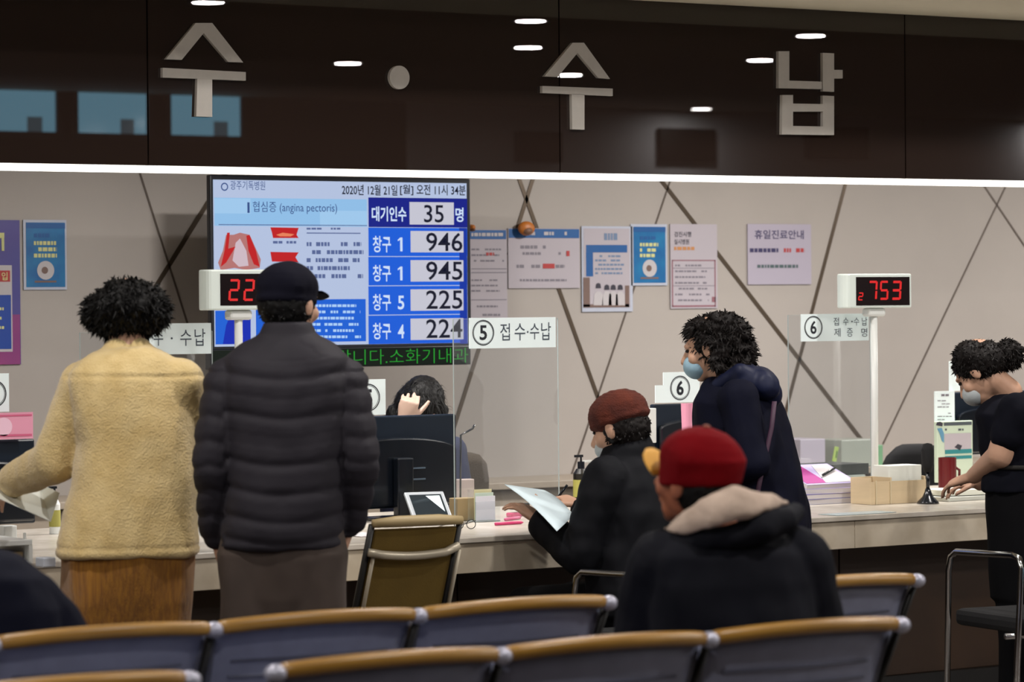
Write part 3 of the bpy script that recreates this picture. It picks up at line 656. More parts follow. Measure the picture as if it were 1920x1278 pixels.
# signature tablet
def ori_box(mb, c, w, d, h, rz=0, tilt=0):
    M3 = Matrix.Rotation(rz, 3, 'Z') @ Matrix.Rotation(tilt, 3, 'X')
    return mb.obox(c, M3 @ Vector((w / 2, 0, 0)), M3 @ Vector((0, d / 2, 0)), M3 @ Vector((0, 0, h / 2)))
c = onC(812, 981); t = empty('signature_tablet', 'tilted dark tablet with pale rim on the counter behind the olive chair', 'tablet', (c.x, c.y, Z1))
rz = R(-12)
ori_box(MB(), (c.x, c.y + .03, Z1 + .055), .155, .16, .014, rz, R(42)).build('casing', M('tablet_rim', (.62, .64, .66), .3), t, bevel=.004)
Mt = Matrix.Rotation(rz, 3, 'Z') @ Matrix.Rotation(R(42), 3, 'X'); nn = Mt @ Vector((0, 0, 1))
ori_box(MB(), Vector((c.x, c.y + .03, Z1 + .055)) + nn * .0075, .125, .125, .002, rz, R(42)).build('glass', M('tablet_glass', '20282e', .05, spec=.8), t)
cc = Vector((c.x, c.y + .03, Z1 + .055)) + nn * .0092; u = Mt @ Vector((1, 0, 0)); v = Mt @ Vector((0, 1, 0))
MB().add([cc + u * .0 + v * .055, cc + u * .055 + v * .055, cc + u * .055 - v * .03], [(0, 1, 2)]).build('glare_patch', M('tablet_glare', (.82, .88, .90), .3), t, fix=False)  # white glare on the glass, painted as a flat triangle
ori_box(MB(), (c.x, c.y + .06, Z1 + .03), .10, .05, .06, rz).build('stand', m_mon, t)
# sheet taped at the counter edge
def sheet(px, py, w, d, rz, label, mat=m_paper, name='paper_sheet', z=Z1, th=.0015, cat='paper'):
    c = onC(px, py, z); return tag(ori_box(MB(), (c.x, c.y, z + th / 2), w, d, th, rz).build(name, mat), label, cat)
s1 = sheet(678, 1002, .13, .19, R(2), 'white printed sheet lying on the counter left of the olive chair')
# beige box, clear cup holder with cards, glasses
def cbox(px, py, w, d, h, rz, mat, name, label, cat, bevel=.003, z=Z1):
    c = onC(px, py, z); r = tag(ori_box(MB(), (c.x, c.y + d / 2, z + h / 2), w, d, h, rz).build(name, mat, bevel=bevel), label, cat); return r
m_card = M('kraft_card', (.58, .50, .36), .7); m_wood = M('light_wood', (.78, .70, .57), .5, var=.08, vs=3, stretch=(1, 1, 8))
cbox(876, 976, .085, .06, .085, 0, m_card, 'card_box', 'small kraft box on the counter right of the tablet', 'box')
cbox(876, 955, .07, .04, .12, 0, M('pale_pinkish', (.72, .66, .64), .6), 'tissue_box', 'pale upright box behind the small kraft box', 'box', z=Z1)
c = onC(915, 978); hd = empty('brochure_holder', 'clear holder with pale cards beside the pink pens', 'holder', (c.x, c.y, Z1))
MB().box(c.x - .055, c.y, Z1, c.x + .055, c.y + .004, Z1 + .075).build('front_plate', glass('acrylic'), hd)
MB().box(c.x - .055, c.y + .05, Z1, c.x + .055, c.y + .054, Z1 + .12).build('back_plate', glass('acrylic'), hd)
MB().box(c.x - .055, c.y, Z1, c.x + .055, c.y + .054, Z1 + .004).build('base', m_edge, hd)
for k in range(3): MB().box(c.x - .045 + .004 * k, c.y + .012 + k * .012, Z1 + .005, c.x + .04, c.y + .014 + k * .012, Z1 + .095 + .012 * k).build('card', M('card_%d' % k, ((.80, .80, .84), (.74, .80, .74), (.80, .77, .62))[k], .6), hd)
# pink stapler-like stamp, black clip, pens
def pen(px, py, L, ang, mat, label, r=.005, name='pen'):
    c = onC(px, py); d = Vector((math.cos(ang), math.sin(ang), 0)); p = Vector((c.x, c.y, Z1 + r))
    o = tag(MB().tube([p - d * L / 2, p + d * L * .42, p + d * L / 2], [r, r, r * .3], 10).build(name, mat, smooth=True), label, 'pen'); return o
m_pk = M('pink_plastic', (.78, .20, .42), .35)
pen(955, 984, .13, R(5), m_pk, 'pink pen nearest the counter edge by the seated man', .006)
pen(962, 975, .12, R(28), M('rose_plastic', (.80, .40, .55), .35), 'rose pen lying behind the pink pen', .006)
c = onC(972, 968); sg = empty('desk_stapler', 'black and pink stapler beside the hand of the seated man', 'stapler', (c.x, c.y, Z1))
ori_box(MB(), (c.x, c.y, Z1 + .008), .11, .03, .016, R(15)).build('base', m_pk, sg, bevel=.004)
ori_box(MB(), (c.x + .005, c.y + .003, Z1 + .038), .10, .028, .022, R(15), 0).build('arm', m_mon, sg, bevel=.006)
MB().tube([(c.x + .04, c.y + .012, Z1 + .012), (c.x + .04, c.y + .012, Z1 + .03)], .008).build('hinge', m_mon, sg)
# spectacles near the front edge
c = onC(872, 993); g = empty('spectacles', 'thin dark reading glasses on the counter near the edge', 'glasses', (c.x, c.y, Z1))
for s_ in (-1, 1):
    MB().tube([(c.x + s_ * .026 + .019 * math.cos(t * math.pi / 8), c.y, Z1 + .018 + .016 * math.sin(t * math.pi / 8)) for t in range(17)], .0016, 6).build('rim', m_mon, g)
    MB().tube([(c.x + s_ * .045, c.y, Z1 + .03), (c.x + s_ * .045, c.y + .12, Z1 + .004)], .0016, 6).build('temple', m_mon, g)
MB().tube([(c.x - .009, c.y, Z1 + .024), (c.x + .009, c.y, Z1 + .024)], .0016, 6).build('bridge', m_mon, g)
# sanitiser bottle near the seated man
def bottle(px, py, h, r_, mat, mcap, label, Z=Z1):
    c = onC(px, py, Z); o = empty('pump_bottle', label, 'bottle', (c.x, c.y, Z))
    MB().lathe([(.002, 0), (r_, .0), (r_, h * .62), (r_ * .6, h * .72), (.002, h * .72)], (c.x, c.y, Z), 20).build('body', mat, o, smooth=False)
    MB().lathe([(.002, h * .72), (r_ * .45, h * .72), (r_ * .45, h * .86), (.004, h * .87), (.004, h * .97), (.002, h)], (c.x, c.y, Z), 16).build('pump', mcap, o)
    MB().box(c.x - .03, c.y - .005, Z + h * .95, c.x + .008, c.y + .005, Z + h).build('nozzle', mcap, o)
    ringm = MB().lathe([(r_ + .0006, h * .15), (r_ + .001, h * .15), (r_ + .001, h * .5), (r_ + .0006, h * .5)], (c.x, c.y, Z), 20).build('wrap', M('bottle_yellow', (.62, .60, .30), .5), o); return o
bottle(1090, 945, .20, .032, M('bottle_dark', (.10, .09, .07), .3), m_mon, 'dark pump bottle with a yellow label behind the seated man')
bottle(1106, 940, .17, .028, M('bottle_clear', (.62, .60, .48), .3), m_white, 'pale pump bottle right beside the dark pump bottle')
# ---- right of the counter
def stack_mag():
    c = onC(1560, 944); items = [((.78, .78, .86), .27, .21, 0), ((.30, .30, .62), .27, .21, 2), ((.80, .76, .86), .265, .21, -2), ((.70, .66, .82), .27, .20, 3)]
    z = Z1
    for i, (col, w_, d_, a) in enumerate(items):
        lab = ['pale magazine at the bottom of the stack on the right counter', 'violet-blue magazine second from the bottom of the stack', 'lilac magazine second from the top of the stack', 'magazine with a magenta cover print on top of the stack'][i]
        o = empty('magazine', lab, 'magazine', (c.x, c.y + .1, z), R(a))
        MB().box(-w_ / 2, -d_ / 2, .0015, w_ / 2, d_ / 2, .0185).build('pages', m_paper, o, local=True)
        MB().box(-w_ / 2 - .001, -d_ / 2 - .001, .0185, w_ / 2 + .001, d_ / 2 + .001, .020).build('cover', M('cover_%d' % i, col, .3), o, local=True)
        MB().box(-w_ / 2 - .001, -d_ / 2 - .001, 0, w_ / 2 + .001, d_ / 2 + .001, .0015).build('cover', M('cover_%d' % i, col, .3), o, local=True)
        if i == 3:
            MB().prism([(-.13, 0), (-.13, .001), (-.02, .001), (-.02, 0)], -.09, .08).build('magenta_print', M('magenta_print', (.62, .16, .50), .3), o, local=True).location = (0, 0, .0202)
            MB().add([(-.03, -.09, .0215), (.12, -.09, .0215), (.12, .09, .0215), (.04, .09, .0215)], [(0, 1, 2, 3)]).build('white_print', m_paper, o, local=True, fix=False)
        if i == 3: o.rotation_euler = (R(20), 0, R(a)); o.location.z += .034
        z += .0205
    p = Vector((c.x + .06, c.y + .09, z + .042))
    d = Vector((math.cos(R(30)), math.sin(R(30)) * .94, math.sin(R(30)) * .34)); tag(MB().tube([p - d * .07, p + d * .05, p + d * .07], [.005, .005, .001], 10).build('pen', m_mon, smooth=True), 'black pen lying on the magazine stack', 'pen')
stack_mag()
for i, (px, py, w_, d_, h_, rz, col, lab) in enumerate((
        (1530, 903, .28, .22, .045, 3, (.20, .24, .24), 'dark green ring binder under the others on the right counter'),
        (1520, 893, .26, .2, .035, -4, (.62, .66, .64), 'grey-white folder between the dark binders'),
        (1535, 885, .28, .2, .045, 5, (.13, .16, .16), 'black binder on top of the binder pile'))):
    z = Z1 + (0, .046, .082)[i]; c = onC(1530, 912); o = empty('ring_binder', lab, 'binder', (onC(1530, 925).x + .01 * i, 10.95, z), R(rz))
    MB().box(-w_ / 2, -d_ / 2, 0, w_ / 2, d_ / 2, .003).build('cover', M('binder_%d' % i, col, .4), o, local=True)
    MB().box(-w_ / 2, -d_ / 2, h_ - .003, w_ / 2, d_ / 2, h_).build('cover', M('binder_%d' % i, col, .4), o, local=True)
    MB().box(-w_ / 2 + .005, -d_ / 2 + .006, .003, w_ / 2 - .003, d_ / 2 - .004, h_ - .003).build('pages', m_paper, o, local=True)
    MB().box(-w_ / 2, -d_ / 2 - .004, 0, w_ / 2, -d_ / 2, h_).build('spine', M('binder_%d' % i, col, .4), o, local=True)
# behind: white paper box and clear container with lime label, on the ledge
LZ = .766
def lbox(px, py, w, h, d, mat, name, label, cat):
    c = onY(px, py, 12.5); return tag(MB().box(c.x - w / 2, 12.42, LZ, c.x + w / 2, 12.42 + d, LZ + h).build(name, mat, bevel=.004), label, cat)
lbox(1505, 850, .15, .14, .2, M('box_offwhite', (.70, .67, .72), .5), 'paper_box', 'off-white box on the back ledge left of the lime label', 'box')
o = lbox(1592, 850, .22, .13, .2, M('container_clear', (.62, .64, .60), .3), 'plastic_container', 'pale plastic container with a lime label on the back ledge', 'container')
c = onY(1566, 850, 12.418); MB().prism([(c.x - .02, c.z - .035), (c.x + .005, c.z - .04), (c.x + .022, c.z + .03), (c.x - .003, c.z + .035)], 12.4165, 12.4185).build('lime_label', M('lime', (.62, .72, .36), .5), o)
c = onY(1570, 850, 12.415); MB().prism([(c.x - .012, c.z - .02), (c.x - .002, c.z - .022), (c.x + .004, c.z + .012), (c.x - .005, c.z + .014)], 12.415, 12.4162).build('label_print', M('olive_print', (.35, .48, .22), .5), o)
lbox(1630, 845, .04, .10, .1, M('green_pack', (.45, .62, .48), .5), 'small_carton', 'small green carton behind the display pole', 'carton')
c = onC(1626, 922); c.y = 10.75; rd = empty('red_stamp', 'small red stamp between the magazines and the pole', 'stamp', (c.x, c.y + .2, Z1))
MB().lathe([(.002, 0), (.02, 0), (.02, .012), (.008, .018), (.008, .035), (.014, .045), (.01, .058), (.002, .06)], (c.x, c.y + .2, Z1), 16).build('handle', M('red_plastic', (.60, .08, .12), .35), rd, smooth=True)
MB().lathe([(.002, 0), (.022, 0), (.022, .004), (.002, .004)], (c.x, c.y + .2, Z1 - .0005), 16).build('pad', m_mon, rd)
# wooden document box with compartments
c0 = onC(1640, 947); c1 = onC(1738, 945); y0_ = c0.y + .02; bx0, bx1 = c0.x, onC(1778, 944).x; hh = .105
db = empty('wooden_tray', 'open light wood desk tray with dividers behind the black stand', 'tray', ((bx0 + bx1) / 2, y0_ + .12, Z1))
MB().box(bx0, y0_, Z1, bx1, y0_ + .13, Z1 + .006).build('bottom', m_wood, db)
MB().box(bx0, y0_ + .122, Z1 + .006, bx1, y0_ + .13, Z1 + hh).build('back_board', m_wood, db)
MB().box(bx0, y0_, Z1 + .006, bx1, y0_ + .008, Z1 + hh * .86).build('front_board', m_wood, db)
for xx in (bx0, bx0 + (bx1 - bx0) * .36, bx1 - .008):
    MB().box(xx, y0_ + .008, Z1 + .006, xx + .008, y0_ + .122, Z1 + hh).build('side_board', m_wood, db)
for xx in (bx0 + .02, bx0 + (bx1 - bx0) * .33):
    MB().box(xx, y0_ - .004, Z1, xx + .006, y0_, Z1 + hh * .9).build('corner_strip', M('pale_strip', (.78, .72, .60), .5), db)
sheet(1608, 962, .30, .11, R(3), 'pale bluish sheet lying at the front of the right counter', M('sheet_blue', (.72, .78, .80), .3), z=Z1)
# tissue box in the tray and white papers
zt2 = Z1 + hh + .001
bxm = bx0 + (bx1 - bx0) * .72
tb = tag(MB().box(bxm - .10, y0_ + .02, Z1 + .008, min(bxm + .13, bx1 - .01), y0_ + .115, Z1 + hh + .045).build('paper_stack', M('paper_bright', (.86, .87, .84), .6), bevel=.002), 'white paper block standing up out of the wooden tray', 'paper')
c = onC(1830, 938)
for i, (dx, dy, w_, d_, rz, col, lab) in enumerate(((0, .03, .30, .2, 4, (.72, .73, .70), 'grey-white sheets under the hands of the bending woman'), (.02, .05, .26, .18, -6, (.84, .84, .79), 'cream papers on top of the pile under the right-hand woman'))):
    tag(ori_box(MB(), (c.x + dx, c.y + dy + .08, Z1 + .008 + .022 * i), w_, d_, .016 + .006 * i, R(rz)).build('paper_pile', M('pile_%d' % i, col, .6), bevel=.001), lab, 'paper')
c2 = onC(1838, 930); cl = empty('desk_calculator', 'pale calculator beside the papers at the right end', 'calculator', (c2.x, c2.y, Z1))
ori_box(MB(), (c2.x + .06, c2.y - .08, Z1 + .010), .10, .14, .02, R(8)).build('body', M('calc_body', (.62, .66, .64), .4), cl, bevel=.004)
ori_box(MB(), (c2.x + .055, c2.y - .04, Z1 + .0215), .08, .03, .002, R(8)).build('display', M('calc_lcd', (.42, .48, .42), .2), cl)
for i in range(12):
    o_ = Matrix.Rotation(R(8), 3, 'Z') @ Vector((-.03 + .03 * (i % 3), -.015 - .018 * (i // 3), 0)); ori_box(MB(), (c2.x + .06 + o_.x, c2.y - .08 + o_.y + .01, Z1 + .022), .02, .011, .004, R(8)).build('key', M('calc_key', (.78, .74, .66), .5), cl)
# dark red mug
c = onC(1790, 930); c.x += .115; r_ = .038; mg = empty('red_mug', 'dark red mug in front of the mint desk poster', 'mug', (c.x, c.y + .18, Z1))
zb2 = Z1 + .0; MB().lathe([(.002, .0), (r_ * .9, 0), (r_, .02), (r_, .15), (r_ - .004, .15), (r_ - .004, .02), (.002, .008)], (c.x, c.y + .18, zb2), 24).build('body', M('mug_red', (.36, .05, .07), .3), mg, smooth=False)
MB().tube([(c.x + r_ + .0, c.y + .18, Z1 + .04), (c.x + r_ + .028, c.y + .18, Z1 + .055), (c.x + r_ + .028, c.y + .18, Z1 + .095), (c.x + r_, c.y + .18, Z1 + .11)], .006, 8).build('handle', M('mug_red', '500', .3), mg, smooth=True)
# black gooseneck stand
c = onC(1740, 944); st = empty('microphone_stand', 'black desk microphone on a slim stand with a flared foot', 'microphone', (c.x, c.y, Z1))
zt3 = onY(1742, 830, c.y).z; zm3 = onY(1742, 880, c.y).z
MB().lathe([(.002, 0), (.045, 0), (.042, .008), (.022, .028), (.014, .045), (.010, .06), (.002, .06)], (c.x, c.y, Z1), 24).build('foot', m_mon, st, smooth=True)
MB().tube([(c.x, c.y, Z1 + .05), (c.x, c.y, zm3)], .0075, 12).build('stem', m_mon, st, smooth=True)
MB().lathe([(.002, zm3 - .01), (.014, zm3 - .01), (.024, zm3 + .02), (.026, zt3 - .03), (.018, zt3 - .004), (.002, zt3)], (c.x, c.y, 0), 20).build('capsule', m_fab, st, smooth=True)
# ---- left counter: white tray and small items
c = onC(40, 1058); tr = empty('document_tray', 'white two-level document tray on the counter at the left edge', 'tray', (c.x - .15, c.y + .1, Z1))
x0_, x1_, ya = onC(-160, 1060).x, onC(76, 1058).x, onC(60, 1056).y
MB().box(x0_, ya, Z1, x1_, ya + .24, Z1 + .008).build('bottom_shelf', m_white, tr)
MB().box(x0_, ya, Z1 + .058, x1_, ya + .24, Z1 + .075).build('top_shelf', m_white, tr, bevel=.002)
MB().box(x1_ - .012, ya, Z1 + .008, x1_, ya + .24, Z1 + .058).build('side_panel', m_white, tr)
MB().box(x0_, ya, Z1 + .008, x0_ + .012, ya + .24, Z1 + .058).build('side_panel', m_white, tr)
MB().box(x0_ + .012, ya + .03, Z1 + .0085, x1_ - .02, ya + .23, Z1 + .035).build('papers', m_card, tr)
MB().box(x1_ - .014, ya + .03, Z1 + .075, x1_ - .008, ya + .04, Z1 + .095).build('post', m_white, tr)
cbox(92, 1063, .045, .05, .03, R(5), M('tape_white', (.74, .76, .80), .4), 'tape_dispenser', 'small white block at the counter edge right of the document tray', 'dispenser')
bottle(103, 1000, .17, .020, m_white, m_mon, 'small white bottle with a black top beside the yellow fleece')
cbox(20, 1012, .05, .05, .05, 0, m_white, 'paper_block', 'small white block in front of the left monitor', 'box')
# ================================================================== CHAIRS AND BENCHES
m_rail = M('honey_wood', (.62, .46, .20), .35, col2=(.55, .40, .16), vs=6, stretch=(1, 8, 8))
m_shell = M('bench_grey_shell', (.55, .57, .67), .45, var=.05); m_rim = M('bench_rim', (.36, .37, .43), .35); m_knob = M('grey_cast_metal', (.66, .66, .72), .35, metal=.3)
m_slot = M('bench_groove', (.36, .37, .44), .5)
m_dk = M('dark_frame', (.09, .085, .08), .4)
m_chrome = M('chrome', (.75, .75, .75), .15, metal=1.0)
def bench(name_label, xa, n, sw, Y, group, lamp=0):
    """a beam bench of n seats facing +Y; xa is its left end"""
    r = empty('waiting_bench', name_label, 'bench', (xa, Y, 0), 0, group)
    L = n * sw
    MB().box(.05, .22, .30, L - .05, .30, .36).build('beam', m_knob, r, local=True, bevel=.006)
    for s_ in ((.25, 1) if n == 1 else (.3, L - .3)):
        if s_ == 1: continue
        MB().tube([(s_, .26, .33), (s_, .10, .02)], .02).build('leg', m_knob, r, local=True, smooth=True)
        MB().tube([(s_, .26, .33), (s_, .52, .02)], .02).build('leg', m_knob, r, local=True, smooth=True)
        MB().box(s_ - .03, -.02, 0, s_ + .03, .62, .03).build('foot', m_knob, r, local=True, bevel=.008)
    for i in range(n):
        x0, x1 = i * sw + .012, (i + 1) * sw - .012; xm = (x0 + x1) / 2; hw = (x1 - x0) / 2
        def bz(u): return .775 + .012 * (1 - u * u)           # arched top
        def by(z, u): return (.78 - z) * .40 + .03 * (1 - u * u)        # reclined, curved in plan (hollow towards sitter)
        nu, nz = 12, 8; vs = []; fs = []
        for side in (0, 1):
            for j in range(nz + 1):
                for k in range(nu + 1):
                    u = -1 + 2 * k / nu; z = .43 + (bz(u) - .43) * j / nz; taper = 1 - .06 * (1 - j / nz)
                    vs.append((xm + hw * 1.015 * u * taper, -by(z, u) * 0 + by(z, 0) - .03 * (1 - u * u) + (.0 if side == 0 else .022), z))
        W_ = nu + 1; off = (nz + 1) * W_
        for j in range(nz):
            for k in range(nu):
                a = j * W_ + k; fs.append((a, a + 1, a + W_ + 1, a + W_)); fs.append((off + a, off + a + W_, off + a + W_ + 1, off + a + 1))
        for k in range(nu): fs.append((k, off + k, off + k + 1, k + 1)); b_ = nz * W_ + k; fs.append((b_, b_ + 1, off + b_ + 1, off + b_))
        for j in range(nz): a = j * W_; fs.append((a, a + W_, off + a + W_, off + a)); b_ = a + nu; fs.append((b_, off + b_, off + b_ + W_, b_ + W_))
        bk = MB().add(vs, fs).build('backrest', m_shell, r, local=True, smooth=True)
        # raised side rims and ribs on the rear face
        for s_ in (-1, 1):
            MB().tube([(xm + s_ * hw * .99 * (1 - .06 * (1 - t / 8)), by(.43 + .33 * t / 8, 0) + .004, .43 + .33 * t / 8) for t in range(9)], .009, 8).build('side_rim', m_rim, bk, local=True, smooth=True)
        for zz in (.70, .66, .62, .58):
            MB().tube([(xm + hw * .8 * (-1 + 2 * k / 10), by(zz, 0) - .031 * (1 - (.8 * (-1 + k / 5)) ** 2) - .001, zz) for k in range(11)], .0035, 6).build('rib', m_slot, bk, local=True)
        # wooden top rail
        MB().loft([((xm + hw * u, -.03 * (1 - u * u) + .011, bz(u) + .012), (0, .021 * q, 0), (0, 0, .017 * q)) for u, q in [(-1, .75), (-.97, .95)] + [(-.9 + .18 * k, 1) for k in range(11)] + [(.97, .95), (1, .75)]], 14, .8).build('top_rail', m_rail, r, local=True, smooth=True)
        # seat pan
        MB().loft([((xm, .14 + .04 * k, .43 - .02 * math.sin(k * .5) + (.0 if k < 9 else -.02)), (hw * .93, 0, 0), (0, 0, .014)) for k in range(11)], 16, .5).build('seat', m_shell, r, local=True, smooth=True)
    for i in range(n + 1):
        xx = i * sw
        MB().ell((xx, .008, .783), .026, .024, .020, n=14, m=8).build('rail_joint', m_knob, r, local=True, smooth=True)
        MB().tube([(xx, .02, .77), (xx, .17, .5), (xx, .22, .42), (xx, .25, .36)], .010, 8).build('joint_post', m_dk, r, local=True, smooth=True)
    return r
bench('long grey bench with honey wood rail just behind the standing men', 1.99, 5, .577, 7.05, None)
bench('grey bench section in line with the far row, right of the red cap', 5.36, 1, .577, 7.08, None)
bench('nearest grey bench with honey wood rail across the bottom of the photo', 3.383, 3, .569, 6.13, None)
bench('nearest bench section cut off at the lower left corner', 2.04, 2, .569, 6.13, None)
# ---- olive chair at the counter
m_olive = M('olive_fabric', (.44, .35, .13), .85, var=.08, vs=8, bump=.15, bs=250); m_beige = M('beige_vinyl', (.66, .58, .42), .5)
m_dk = M('dark_frame', (.09, .085, .08), .4)
p0 = pt(783, 978, 10.75)
oc = empty('visitor_chair', 'olive fabric visitor chair with chrome crossbar at the counter', 'chair', (p0.x, p0.y, 0), R(-6))
hw = .150; zt_ = p0.z; rec = .46
def bp(x, z, o=0): return (x, (zt_ - z) * rec + o, z)
MB().add([bp(-hw, .45, 0), bp(hw, .45, 0), bp(hw, zt_ - .02, 0), bp(-hw, zt_ - .02, 0), bp(-hw, .45, .03), bp(hw, .45, .03), bp(hw, zt_ - .02, .03), bp(-hw, zt_ - .02, .03)],
         [(0, 3, 2, 1), (4, 5, 6, 7), (0, 1, 5, 4), (1, 2, 6, 5), (2, 3, 7, 6), (3, 0, 4, 7)]).build('backrest', m_olive, oc, local=True, bevel=.008)
MB().tube([(-hw - .01, .0, zt_), (-hw * .5, -.004, zt_ + .004), (hw * .5, -.004, zt_ + .004), (hw + .01, 0, zt_)], [.014, .019, .019, .014], 14).build('top_roll', m_beige, oc, local=True, smooth=True)
for s_ in (-1, 1):
    MB().tube([bp(s_ * (hw + .008), zt_ - .005, .01), bp(s_ * (hw + .012), .42, .01), (s_ * (hw + .012), .25, .25), (s_ * (hw + .012), .18, .03)], .011, 10).build('side_frame', m_dk, oc, local=True, smooth=True)
    MB().tube([bp(s_ * (hw + .004) + .012, zt_ - .10, -.012), bp(s_ * (hw + .006) + .012, .44, -.012)], .007, 8).build('chrome_edge', M('satin_bar', (.74, .70, .62), .35, metal=.3), oc, local=True, smooth=True)
    MB().tube([(s_ * (hw + .012), .22, .43), (s_ * (hw + .012), .55, .43), (s_ * (hw + .012), .58, .02)], .011, 10).build('front_leg', m_chrome, oc, local=True, smooth=True)
MB().tube([bp(-hw - .012, zt_ - .095, -.01)] + [bp(hw * 2 * (k / 8 - .5), zt_ - .10 - .012 * math.sin(math.pi * k / 8), -.022) for k in range(1, 8)] + [bp(hw + .012, zt_ - .085, -.01)], .014, 10).build('crossbar', M('satin_bar', (.74, .70, .62), .35, metal=.3), oc, local=True, smooth=True)
MB().box(-hw - .02, .14, .42, hw + .02, .56, .47).build('seat', m_olive, oc, local=True, bevel=.015)
MB().tube([(-hw, .18, .03), (hw, .18, .03)], .01).build('foot_bar', m_chrome, oc, local=True, smooth=True)
# small chrome bit left of the chair foot
# ---- cantilever chairs with chrome arms
def arm_chair(px, ytop, D, turn, label, mirror=1, w_=.25):
    p = pt(px, ytop, D); v = (ray(px, ytop) * 1); h = math.atan2(v.x, v.y) + R(turn)
    r = empty('visitor_chair', label, 'chair', (p.x, p.y, 0), -h)
    za = p.z
    for s_ in (-1, 1):
        x = s_ * w_
        MB().tube([(x, -.16, .03), (x, -.17, .30), (x, -.20, za - .04), (x, -.185, za - .008), (x, -.15, za), (x, .20, za - .01), (x, .235, za - .03), (x, .25, za - .08), (x, .27, .03)], .0115, 10).build('arm_frame', m_chrome, r, local=True, smooth=True)
        MB().tube([(x, -.17, .02), (x, .27, .02)], .0115, 10).build('skid', m_chrome, r, local=True, smooth=True)
    MB().tube([(-w_, -.10, .40), (w_, -.10, .40)], .011, 10).build('cross_tube', m_chrome, r, local=True, smooth=True)
    MB().box(-w_ + .02, -.20, .41, w_ - .02, .25, .47).build('seat', m_fab, r, local=True, bevel=.02)
    MB().loft([((0, -.20 - .02 * k, .52 + .06 * k), (w_ - .03, 0, 0), (0, .022, 0)) for k in range(5)], 20, .6).build('backrest', m_fab, r, local=True, smooth=True)
    return r
arm_chair(1272, 1066, 11.0, -35, 'black chair with thin chrome arms under the seated man at the counter')
arm_chair(1965, 1030, 11.6, -35, 'black chair with chrome arms in front of the counter, right end')
# ================================================================== PEOPLE
m_skin = M('skin', (.80, .63, .53), .5, var=.04, vs=12); m_hair = M('hair_black', '0a0909', .6, var=.2, vs=60, spec=.22); m_eye = M('eye_dark', '140c0a', .1)
m_hairb = M('hair_dark_brown', '120d0c', .6, var=.2, vs=60, spec=.22)
def frame_at(px, D, turn):
    v = ray(px, 570); h = Vector((v.x, v.y, 0)).normalized(); a = R(turn)
    r = Vector((h.y, -h.x, 0)); f = h * math.cos(a) + r * math.sin(a); rr = Vector((f.y, -f.x, 0)); return f, rr
def headM(f, r, pitch=0, roll=0):
    a = R(pitch); u = UP * math.cos(a) - f * math.sin(a) * 1; ff = f * math.cos(a) + UP * math.sin(a)
    u = (r.cross(ff)).normalized(); m = Matrix((r, ff, u)).transposed()
    return m @ Matrix.Rotation(R(roll), 3, 'Y')
def head_blobs(mb, c, m, s=1.0):
    P = lambda x, y, z: c + m @ (Vector((x, y, z)) * s)
    e = lambda x, y, z, a, b, d: mb.ell(P(x, y, z), a * s, b * s, d * s, m, 18, 10)
    e(0, -.012, .028, .075, .095, .086); e(0, .02, -.02, .063, .074, .085); e(0, .045, -.075, .040, .040, .036); e(0, .058, -.098, .022, .022, .018)
    e(0, .074, .022, .050, .020, .012)
    for q in (-1, 1): e(q * .04, .058, -.03, .024, .024, .026); e(q * .078, -.006, -.012, .009, .020, .032); e(q * .074, 0, .0, .008, .012, .014)
    mb.cap(P(0, .088, .006), P(0, .110, -.030), .008 * s, .014 * s, 10); e(0, .104, -.034, .017, .012, .009)
    e(0, .090, -.058, .023, .009, .006); e(0, .088, -.068, .019, .010, .006)
def hand_blobs(mb, w_, d, n, thumb, curl=25, s=1.0, spread=1.0):
    d = Vector(d).normalized(); n = Vector(n); n = (n - d * n.dot(d)).normalized(); lat = d.cross(n).normalized()
    if lat.dot(Vector(thumb)) < 0: lat = -lat
    mb.loft([(w_ - d * .02 * s, lat * .026 * s, n * .019 * s), (w_ + d * .015 * s, lat * .030 * s, n * .018 * s), (w_ + d * .055 * s, lat * .040 * s, n * .016 * s), (w_ + d * .088 * s, lat * .040 * s, n * .012 * s)], 16)
    for k, (o, L) in enumerate(((.031, .070), (.011, .080), (-.010, .074), (-.030, .058))):
        p = w_ + d * (.084 - .004 * abs(k - 1)) * s + lat * o * s; dd = (d + lat * (o * 2.2 * spread)).normalized(); rr = .0088 - .0006 * k
        for j, fr_ in enumerate((.45, .3, .25)):
            a = R(curl * (.7 + .4 * j)); dd = (dd * math.cos(a) - n * math.sin(a)).normalized(); q = p + dd * L * fr_ * s
            mb.cap(p, q, rr * s * (1 - .08 * j), rr * s * (.93 - .08 * j), 10); p = q
    p = w_ + d * .025 * s + lat * .026 * s; dd = (d * .75 + lat * .65 - n * .25).normalized()
    for L, r0, r1 in ((.040, .0125, .011), (.030, .011, .0095), (.022, .0095, .008)):
        q = p + dd * L * s; mb.cap(p, q, r0 * s, r1 * s, 10); p = q; dd = (dd + d * .35 - n * .2).normalized()
def torso_rings(mb, rings, f, r, n=32, pw=.85):
    # ring: (center world Vector, rx, ry)
    mb.loft([(c, r * a, f * b) for c, a, b in rings], n, pw)
def fold(amp=.006, sc=9, az=1.0, seed=0):
    def g(c, n):
        return amp * (noise.noise(Vector((c.x * sc, c.y * sc, c.z * sc * az + seed))) + .5 * noise.noise(Vector((c.x * sc * 2.3, c.y * sc * 2.3, c.z * sc * 2 * az + seed + 9))))
    return g
